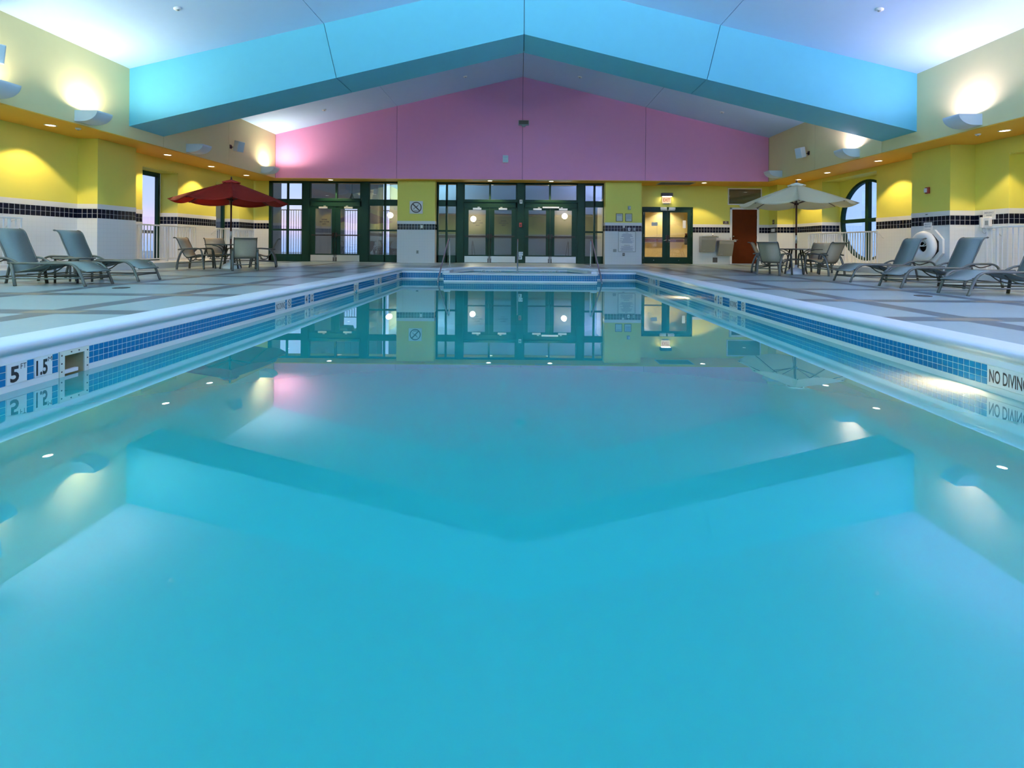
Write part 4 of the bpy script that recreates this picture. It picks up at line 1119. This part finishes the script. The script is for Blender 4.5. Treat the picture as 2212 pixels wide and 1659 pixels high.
for nm, x, z, w_, h_, m, l in (('wall_switch', 3.83, 1.42, .08, .11, 'wcap', 'cream plate at the top of the black tile band of the right column'), ('wall_switch', 4.03, 1.31, .085, .11, 'white', 'white switch plate in the black tile band of the right column'), ('wall_switch', 4.22, 1.31, .075, .11, 'grey', 'grey switch plate in the black tile band of the right column'), ('wall_outlet', 3.50, .51, .125, .11, 'grey', 'square grey plate left of the pool rules board'), ('wall_outlet', 3.83, .37, .08, .11, 'darkgrey', 'dark outlet under the pool rules board')):
    r = plate(nm, x, CW - .006, z, w_, h_, m, l, 'switch' if 'switch' in nm else 'outlet', .016); MB().box((-.014, -.021, -.022), (.014, -.016, .022)).build('rocker' if 'switch' in nm else 'socket', 'ink' if m == 'white' else 'grey', r)

# vents in the end soffit
def vent(x0, x1, y0, y1, label, n):
    r = tag(empty('soffit_vent', ((x0 + x1) / 2, (y0 + y1) / 2, ZS)), label, 'vent'); hx, hy = (x1 - x0) / 2, (y1 - y0) / 2
    b = MB(); b.box((-hx, -hy, -.012), (hx, -hy + .03, 0)); b.box((-hx, hy - .03, -.012), (hx, hy, 0)); b.box((-hx, -hy, -.012), (-hx + .03, hy, 0)); b.box((hx - .03, -hy, -.012), (hx, hy, 0)); b.build('frame', 'grey', r)
    MB().box((-hx + .03, -hy + .03, -.003), (hx - .03, hy - .03, 0)).build('backing', 'darkgrey', r)
    for k in range(n): MB().box((-hx + .03, -hy + .04 + k * (2 * hy - .08) / n, -.010), (hx - .03, -hy + .04 + (k + .55) * (2 * hy - .08) / n, -.006)).build('slat', 'darkgrey', r)
vent(5.15, 6.45, 18.45, 19.15, 'large grey air grille in the soffit in front of the exit sign', 9)
vent(-1.77, -.42, 18.21, 18.29, 'slim slot vent over the middle door left of the centre post', 1); vent(.55, 1.86, 18.21, 18.29, 'slim slot vent over the middle door right of the centre post', 1)

# life ring in its octagonal holder, signs and phone on the right wall
r = tag(empty('ring_holder', (9.735, 11.86, .74)), 'white octagonal holder box on the pillar behind the life ring', 'holder')
oc = lambda R: [(R * cos(pi / 8 + k * pi / 4), R * sin(pi / 8 + k * pi / 4)) for k in range(8)]
MB().prism([(0, y, z) for y, z in oc(.40)], (-.06, 0, 0)).build('back_board', 'white', r); MB().prism([(-.06, y, z) for y, z in oc(.30)], (-.004, 0, 0)).build('dark_panel', 'black', r)
b = MB(); o8, i8 = oc(.42), oc(.38)
for k in range(8):
    j = (k + 1) % 8; b.prism([(-.02, *o8[k]), (-.02, *o8[j]), (-.02, *i8[j]), (-.02, *i8[k])], (-.05, 0, 0))
b.build('rim', 'white', r)
r = tag(empty('life_ring', (9.735 - .162, 11.90, .74)), 'white life ring hung on the pillar behind the right loungers', 'life ring')
b = MB(); b.lathe([(.245 + .115 * cos(2 * pi * k / 14), .085 * sin(2 * pi * k / 14)) for k in range(15)], axis='x', seg=32); b.build('ring', 'white', r)
for a in (.8, 2.4, 3.9, 5.5): MB().lathe([(.119, -.02), (.121, 0), (.119, .02)], seg=4).build('band', 'white', r).matrix_local = Matrix.Translation((0, .245 * cos(a), .245 * sin(a))) @ Matrix.Rotation(a, 4, 'X') @ Matrix.Scale(.72, 4, (1, 0, 0))
b = MB(); b.tube([(-.02 + .07 * cos(t), .05 * sin(t * .7), .06 + .06 * sin(t)) for t in [k * .5 for k in range(26)]], .012, 6); b.build('throw_rope', 'white', r)
r = tag(empty('throw_ring_sign', (9.729, 11.96, 1.21)), 'small white EMERGENCY THROW RING sign above the life ring', 'sign')
p = MB().box((-.008, -.125, -.11), (0, .125, .10), .003).build('panel', 'paper', r); text('EMERGENCY', .19, .035, (-.009, 0, .055), (0, -1, 0), (0, 0, 1), 'greyink', p); text('THROW RING', .19, .035, (-.009, 0, .0), (0, -1, 0), (0, 0, 1), 'greyink', p); MB().box((-.0092, -.08, -.085), (-.0085, .08, -.07)).build('fine_print', 'greyink', p)
r = tag(empty('fire_strobe', (9.735, 11.96, 2.075)), 'small dark red fire strobe on the green pillar face above the ring sign', 'alarm'); MB().box((-.05, -.05, -.075), (0, .05, .075), .008).build('housing', 'redbox', r); MB().box((-.085, -.02, -.05), (-.049, .04, .05), .008).build('lens', 'white', r)
r = tag(empty('cap_sensor', (9.727, 12.0, 1.50)), 'tiny dark slot in the white cap tile above the ring sign', 'sensor'); MB().box((-.006, -.03, -.010), (0, .03, .010)).build('slot', 'darkgrey', r)
r = tag(empty('phone_sign', (WR - .008, 11.0, 1.44)), 'white EMERGENCY PHONE sign over the wall phone', 'sign')
p = MB().box((-.008, -.15, -.11), (0, .15, .10), .003).build('panel', 'paper', r); text('EMERGENCY', .22, .036, (-.0092, 0, .045), (0, -1, 0), (0, 0, 1), 'greyink', p); text('PHONE', .12, .036, (-.0092, 0, -.015), (0, -1, 0), (0, 0, 1), 'greyink', p)
r = tag(empty('wall_phone', (WR - .006, 11.03, 1.27)), 'white wall phone mounted on the black tile band', 'phone')
MB().box((-.07, -.10, -.11), (0, .10, .11), .012).build('body', 'white', r); MB().box((-.12, .03, -.12), (-.07, .085, .12), .02).build('handset', 'wcap', r); MB().box((-.075, -.08, -.06), (-.069, .0, .04)).build('keypad', 'grey', r)
b = MB(); b.tube(smooth_path([(-.09, .05, -.12), (-.07, .06, -.20), (-.05, .02, -.24), (-.05, -.03, -.18), (-.04, -.03, -.10)], 5), .006, 6); b.build('cord', 'grey', r)

# ------------------------------------------------------------------ sun loungers (long axis local -x is the head, foot end at x = 0)
SLING = [(-.085, .222), (-.10, .232), (-.12, .238), (-.17, .250), (-.24, .280), (-.32, .326), (-.40, .356), (-.50, .368), (-.62, .350), (-.80, .305), (-1.0, .250), (-1.18, .215), (-1.24, .230), (-1.27, .30), (-1.315, .40), (-1.37, .53), (-1.43, .66), (-1.475, .77), (-1.505, .835), (-1.545, .878), (-1.60, .893), (-1.625, .890)]
def lounger():
    r = empty('sun_lounger', (0, 0, 0)); W = .52; h = W / 2
    MB().sheet(SLING, .46, .008).build('sling', 'sling', r)
    for s in (-1, 1):
        y = s * h
        b = MB(); b.tube(smooth_path([(-.08, y, 0), (-.135, y, .14), (-.19, y, .25), (-.27, y, .325), (-.40, y, .352), (-.8, y, .352), (-1.27, y, .352)], 5), .022, 8, .85); b.build('side_rail', 'frame', r)
        b = MB(); b.tube(smooth_path([(-1.12, y, .352), (-1.20, y, .395), (-1.30, y, .425), (-1.50, y, .432), (-1.66, y, .425), (-1.75, y, .37), (-1.79, y, .25), (-1.84, y, .0)], 5), .021, 8, .85); b.build('armrest', 'frame', r)
        b = MB(); b.tube([(-1.22, y, .352), (-1.19, y, .15), (-1.165, y, 0)], .022, 8); b.build('leg', 'frame', r)
        b = MB(); b.tube([(-.13, y, .13), (-.6, y, .115), (-1.18, y, .115), (-1.81, y, .115)], .011, 6); b.build('stretcher', 'frame', r)
        b = MB(); b.tube(smooth_path([(p[0], s * .232, p[1]) for p in SLING[3:13]], 2), .011, 6); b.build('seat_rail', 'frame', r)
        b = MB(); b.tube(smooth_path([(p[0], s * .232, p[1]) for p in SLING[12:21]], 2), .012, 6); b.build('back_rail', 'frame', r)
        b = MB(); b.tube(smooth_path([(-1.35, s * .245, .40), (-1.46, s * .245, .365), (-1.58, s * .245, .39), (-1.66, s * .25, .42)], 4), .010, 6); b.box((-1.37, s * .235 - .012, .385), (-1.31, s * .235 + .012, .425), .004); b.build('recline_bracket', 'bronze', r)
    for x, z in ((-.10, .224), (-.16, .115), (-1.20, .212), (-1.81, .115), (-1.60, .885), (-.60, .335)):
        b = MB(); b.tube([(x, -h, z) if z < .22 else (x, -.235, z), (x, h, z) if z < .22 else (x, .235, z)], .012, 6); b.build('cross_bar', 'frame', r)
    b = MB(); b.tube(smooth_path([(-.75, -.12, .30), (-.9, -.12, .20), (-1.1, -.12, .165), (-1.35, -.12, .16)], 4), .010, 6); b.tube(smooth_path([(-.75, .12, .30), (-.9, .12, .20), (-1.1, .12, .165), (-1.35, .12, .16)], 4), .010, 6); b.build('seat_brace', 'frame', r)
    return r
proto = lounger()
def place(o, x, y, rz, label, cat, group):
    o.location = (x, y, 0); o.rotation_euler = (0, 0, rz); tag(o, label, cat, group); return o
GL = 'sling sun loungers on the deck'
spots = [(-6.62, 7.94, 0, 'grey sling sun lounger nearest the left picture edge'), (-6.60, 8.99, 0, 'grey sling sun lounger in front of the left pillar, second from the left edge'),
         (6.47, 10.20, pi, 'blue-grey sling sun lounger farthest back on the right, next to the table'), (6.47, 8.88, pi, 'blue-grey sling sun lounger in the middle of the right three, below the life ring'), (6.42, 7.53, pi, 'blue-grey sling sun lounger nearest the right picture edge')]
for i, (x, y, a, l) in enumerate(spots):
    o = proto if i == 0 else copy_tree(proto); place(o, x, y, a, l, 'sun lounger', GL)

# low side table between the two left loungers
r = tag(empty('side_table', (-7.58, 8.465, 0)), 'low square grey side table between the two left loungers', 'table')
MB().box((-.23, -.18, .395), (.23, .18, .42), .012).build('table_top', 'frame', r)
for sx in (-1, 1):
    for sy in (-1, 1): MB().tube([(sx * .19, sy * .14, 0), (sx * .19, sy * .14, .396)], .016, 8).build('leg', 'frame', r)
MB().tube([(-.19, -.14, .12), (.19, -.14, .12)], .009, 6).tube([(-.19, .14, .12), (.19, .14, .12)], .009, 6).build('stretcher', 'frame', r)

# ------------------------------------------------------------------ patio tables, chairs (facing local +x), parasols
CS = [(-.44, .80), (-.43, .815), (-.40, .815), (-.365, .79), (-.33, .72), (-.285, .62), (-.24, .52), (-.20, .42), (-.155, .345), (-.10, .312), (-.03, .318), (.06, .345), (.15, .372), (.22, .380), (.27, .368), (.285, .355)]
def chair():
    r = empty('patio_chair', (0, 0, 0)); h = .275
    MB().sheet(CS, .49, .007).build('sling', 'sling_lit', r)
    for s in (-1, 1):
        y = s * h
        b = MB(); b.tube(smooth_path([(.335, y, 0), (.30, y, .26), (.275, y, .44), (.235, y, .515), (.15, y, .535), (-.02, y, .53), (-.22, y, .515), (-.30, y, .505)], 5), .026, 8, .7); b.build('armrest', 'frame', r)
        b = MB(); b.tube(smooth_path([(-.16, y, .515), (-.235, y, .43), (-.295, y, .27), (-.325, y, .12), (-.335, y, 0)], 5), .026, 8); b.build('leg', 'frame', r)
        b = MB(); b.tube([(.315, y, .20), (-.31, y, .16)], .011, 6); b.build('stretcher', 'frame', r)
        b = MB(); b.tube(smooth_path([(p[0], s * .247, p[1]) for p in CS], 2), .012, 6); b.build('sling_rail', 'frame', r)
        b = MB(); b.tube(smooth_path([(-.12, s * .18, .30), (-.09, s * .18, .235), (.02, s * .18, .225), (.07, s * .18, .29), (.10, s * .19, .345)], 4), .010, 6); b.build('spring_base', 'frame', r)
    for x, z in ((-.437, .805), (.275, .358), (-.10, .30), (.05, .24), (-.30, .155)):
        b = MB(); b.tube([(x, -h, z), (x, h, z)] if z < .32 else [(x, -.25, z), (x, .25, z)], .011, 6); b.build('cross_bar', 'frame', r)
    return r
cproto = chair()
GC = 'sling patio chairs round the two tables'
chairs = [(-8.45, 13.02, 4, 'patio chair at the left of the red-parasol table, seen from the side', 'sling_lit'), (-8.45, 14.0, -38, 'patio chair behind the red-parasol table, facing the camera', 'sling_lit'),
          (-7.0, 12.66, 122, 'patio chair in front of the red-parasol table with its back to the camera', 'sling'), (-7.38, 14.32, 204, 'patio chair at the right of the red-parasol table next to the glazed front', 'sling_lit'),
          (6.36, 12.52, 38, 'patio chair at the left front of the cream-parasol table with its back to the camera', 'sling'), (6.70, 13.60, -35, 'patio chair at the left behind the cream-parasol table, half hidden', 'sling_lit'),
          (7.98, 13.58, 210, 'patio chair behind the cream-parasol table, lit tan', 'sling_lit'), (7.52, 12.40, 112, 'patio chair at the right front of the cream-parasol table', 'sling')]
for i, (x, y, a, l, m) in enumerate(chairs):
    o = cproto if i == 0 else copy_tree(cproto); place(o, x, y, radians(a), l, 'chair', GC)

def table(x, y, rz, label):
    r = tag(empty('patio_table', (x, y, 0), rz), label, 'table', 'round patio tables'); R = .60
    MB().lathe([(.035, .625), (R - .02, .625), (R, .635), (R, .648), (R - .02, .655), (.035, .655), (.035, .625)], seg=40).build('tabletop', 'frame', r)
    for k in range(4):
        a = k * pi / 2 + pi / 4; c, s = cos(a), sin(a)
        b = MB(); b.tube([(.17 * c, .17 * s, .625), (.22 * c, .22 * s, .40), (.30 * c, .30 * s, .0)], .020, 8); b.build('leg', 'frame', r)
        b = MB(); b.tube(smooth_path([(.22 * c, .22 * s, .36), (.25 * c, .25 * s, .50), (.36 * c, .36 * s, .59), (.50 * c, .50 * s, .622)], 4), .011, 6); b.build('brace', 'frame', r)
    MB().lathe([(.13, .36), (.14, .37), (.14, .385), (.13, .395), (.05, .395), (.05, .36), (.13, .36)], seg=20).tube([(-.22, -.22, .378), (-.08, -.08, .378)], .01, 6).tube([(.22, .22, .378), (.08, .08, .378)], .01, 6).tube([(-.22, .22, .378), (-.08, .08, .378)], .01, 6).tube([(.22, -.22, .378), (.08, -.08, .378)], .01, 6).build('centre_ring', 'frame', r)
table(-7.77, 13.38, radians(20), 'round grey patio table under the red parasol'); table(7.13, 12.95, radians(50), 'round grey patio table under the cream parasol')

def parasol(x, y, a0, R, z_rim, z_top, mcan, mpole, label):
    r = tag(empty('parasol', (x, y, 0)), label, 'parasol'); n = 8
    def pt(k, t, f, sag):                     # k panel index + fraction f, t radial
        a = a0 + (k + f) * 2 * pi / n; e = cos(pi / n) / cos((f - .5) * 2 * pi / n)
        z = z_top + (z_rim - z_top) * t + .012 * sin(pi * t) - sag * (4 * f * (1 - f)) * t ** 2.2
        rr = R * t * e * (1 - .02 * 4 * f * (1 - f) * t)
        rr = R * t * (e if e < 1 else 1)
        return Vector((rr * cos(a), rr * sin(a), z))
    Nt, Nf = 10, 6; t0 = .02
    for k in range(n):
        b = MB(); g = [[b.bm.verts.new(pt(k, t0 + (1 - t0) * i / Nt, j / Nf, .075)) for j in range(Nf + 1)] for i in range(Nt + 1)]
        for i in range(Nt):
            for j in range(Nf):
                f = b.bm.faces.new((g[i][j], g[i + 1][j], g[i + 1][j + 1], g[i][j + 1])); f.smooth = True
        geo = bmesh.ops.solidify(b.bm, geom=list(b.bm.faces), thickness=.004)
        b.build('canopy_panel', mcan, r)
    b = MB()
    for k in range(n):
        a, c = a0 + k * 2 * pi / n, a0 + (k + 1) * 2 * pi / n; rv, zv0, zv1 = R * .155, z_top - .05, z_top + .05
        am = (a + c) / 2
        b.face([(0, 0, zv1), (rv * cos(a), rv * sin(a), zv0 + .03), (rv * .93 * cos(am), rv * .93 * sin(am), zv0 + .012), (rv * cos(c), rv * sin(c), zv0 + .03)])
        b.face([(rv * cos(a), rv * sin(a), zv0 + .03), (rv * cos(a), rv * sin(a), zv0 + .005), (rv * .93 * cos(am), rv * .93 * sin(am), zv0 - .012), (rv * .93 * cos(am), rv * .93 * sin(am), zv0 + .012)])
        b.face([(rv * .93 * cos(am), rv * .93 * sin(am), zv0 + .012), (rv * .93 * cos(am), rv * .93 * sin(am), zv0 - .012), (rv * cos(c), rv * sin(c), zv0 + .005), (rv * cos(c), rv * sin(c), zv0 + .03)])
    b.build('vent_cap', mcan, r)
    for k in range(n):
        a = a0 + k * 2 * pi / n; c, s = cos(a), sin(a)
        b = MB(); b.tube([(.03 * c, .03 * s, z_top - .045), (R * .5 * c, R * .5 * s, (z_top + z_rim) / 2 - .012), (R * .975 * c, R * .975 * s, z_rim - .014)], .009, 6); b.build('rib', mpole, r)
        b = MB(); b.tube([(.04 * c, .04 * s, z_top - .50), (R * .5 * c, R * .5 * s, (z_top + z_rim) / 2 - .022)], .008, 6); b.build('strut', mpole, r)
    MB().lathe([(.05, -.06), (.055, -.03), (.05, 0), (.022, 0), (.022, -.06), (.05, -.06)], (0, 0, z_top - .48), 14).build('hub', mpole, r)
    MB().lathe([(0, .10), (.021, .10), (.021, .79), (.0, .79)], seg=14).lathe([(0, 1.0), (.021, 1.0), (.021, z_top + .03), (0, z_top + .03)], seg=14).build('pole', mpole, r)
    MB().lathe([(.0, .79), (.024, .79), (.024, 1.0), (0, 1.0)], seg=14).build('pole_joint', 'alu', r)
    MB().lathe([(.0, z_top + .03), (.03, z_top + .035), (.03, z_top + .05), (.014, z_top + .06), (.024, z_top + .08), (.012, z_top + .10), (.006, z_top + .125), (0, z_top + .13)], seg=12).build('finial', mpole, r)
    MB().lathe([(.0, 0), (.235, 0), (.235, .02), (.215, .07), (.15, .125), (.05, .16), (.038, .17), (.038, .24), (0, .24)], seg=28).build('base', 'white', r)
parasol(-7.77, 13.38, radians(-30.0 - 90 + 4 - 2.3 + 60), 1.41, 1.80, 2.34, 'red', 'wood', 'open red parasol with eight panels over the left table')
parasol(7.13, 12.95, radians(-90 - 11.5 + 30), 1.37, 1.80, 2.32, 'canvas', 'wood', 'open cream parasol with eight panels over the right table')

# ------------------------------------------------------------------ outside
b = MB(); b.box((-30, RW + .35, -.12), (3.4, 40, -.02)); b.box((-30, -6, -.12), (WL - .75, RW + .35, -.02)); o = struct(b.build('ground', 'terrace'))
def tower(x0, x1, y0, y1, h, roof, label):
    r = tag(empty('terrace_building', ((x0 + x1) / 2, (y0 + y1) / 2, -.02)), label, 'building', 'stucco structures on the terrace'); hx, hy = (x1 - x0) / 2, (y1 - y0) / 2
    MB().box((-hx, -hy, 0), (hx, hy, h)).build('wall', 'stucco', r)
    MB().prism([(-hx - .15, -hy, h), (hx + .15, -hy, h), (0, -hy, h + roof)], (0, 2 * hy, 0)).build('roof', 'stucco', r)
tower(-16.5, -12.0, 23, 25, 4.2, 1.2, 'stucco wall outside at the left end of the glazed front')
for pts, l in ((((-9.6, 0), (-8.43, 0), (-8.43, 2.6), (-7.98, 2.62), (-7.80, 3.05), (-7.80, 4.2), (-9.9, 4.2), (-9.9, 2.6), (-9.6, 2.6)), 'stucco tower outside behind the left double door'),
               (((-7.4, 0), (-6.58, 0), (-6.58, 4.2), (-7.78, 4.2), (-7.78, 3.05), (-7.62, 2.62), (-7.4, 2.6)), 'slim stucco pier outside right of the left double door')):
    r = tag(empty('terrace_building', (pts[0][0] + .5, 23.5, -.02)), l, 'building', 'stucco structures on the terrace')
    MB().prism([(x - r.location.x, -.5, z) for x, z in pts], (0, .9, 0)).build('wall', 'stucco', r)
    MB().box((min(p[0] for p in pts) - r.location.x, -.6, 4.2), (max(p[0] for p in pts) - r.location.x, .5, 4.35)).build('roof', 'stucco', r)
tower(-6.05, 4.4, 23, 25, 4.6, 1.0, 'long stucco wall outside behind the middle doors')
def fence(y, x0, x1, h, label):
    r = tag(empty('terrace_fence', ((x0 + x1) / 2, y, -.02)), label, 'fence'); hx = (x1 - x0) / 2
    MB().box((-hx, -.02, h - .04), (hx, .02, h)).build('top_rail', 'outmetal', r); MB().box((-hx, -.02, .10), (hx, .02, .14)).build('bottom_rail', 'outmetal', r)
    n = int((x1 - x0) / .12); me = None
    for i in range(n + 1):
        xx = -hx + i * 2 * hx / n
        if me is None: me = MB().box((-.010, -.010, .0), (.010, .010, h - .04)).build('picket', 'outmetal', r, (xx, 0, 0)).data
        else: link('picket', me, r, (xx, 0, 0))
fence(24.8, -11.9, -6.4, 2.38, 'tall black picket fence outside the left of the glazed front')
r = tag(empty('terrace_railing', (-12.3, 15.5, -.02)), 'dark railing outside the tall left windows', 'railing')
MB().box((-.03, -4.5, 1.0), (.03, 4.5, 1.10)).build('top_rail', 'outmetal', r)
for k in range(4): MB().box((-.03, -4.4 + k * 2.93, 0), (.03, -4.34 + k * 2.93, 1.0)).build('post', 'outmetal', r)
for x, y, z, l in ((-2.17, 22.82, 1.86, 'glowing globe lamp outside seen through the middle left door'), (2.0, 22.82, 2.02, 'glowing globe lamp outside seen through the middle right door'), (-5.97, 22.82, 2.0, 'glowing globe lamp outside seen through the sidelight left of the column')):
    r = tag(empty('globe_lamp', (x, y, z)), l, 'lamp', 'globe lamps on the terrace walls')
    MB().lathe([(0, -.13)] + [(.13 * cos(t), .13 * sin(t)) for t in [(-80 + 16 * k) * pi / 180 for k in range(11)]] + [(0, .13)], seg=18).build('globe', 'globe', r)
    MB().tube([(0, .18, -.14), (0, 0, -.16), (0, 0, -.12)], .015).build('bracket', 'bronze', r)
    light('POINT', 'globe_light', (0, -.2, 0), 30, (1, .8, .5), r, shadow_soft_size=.1)
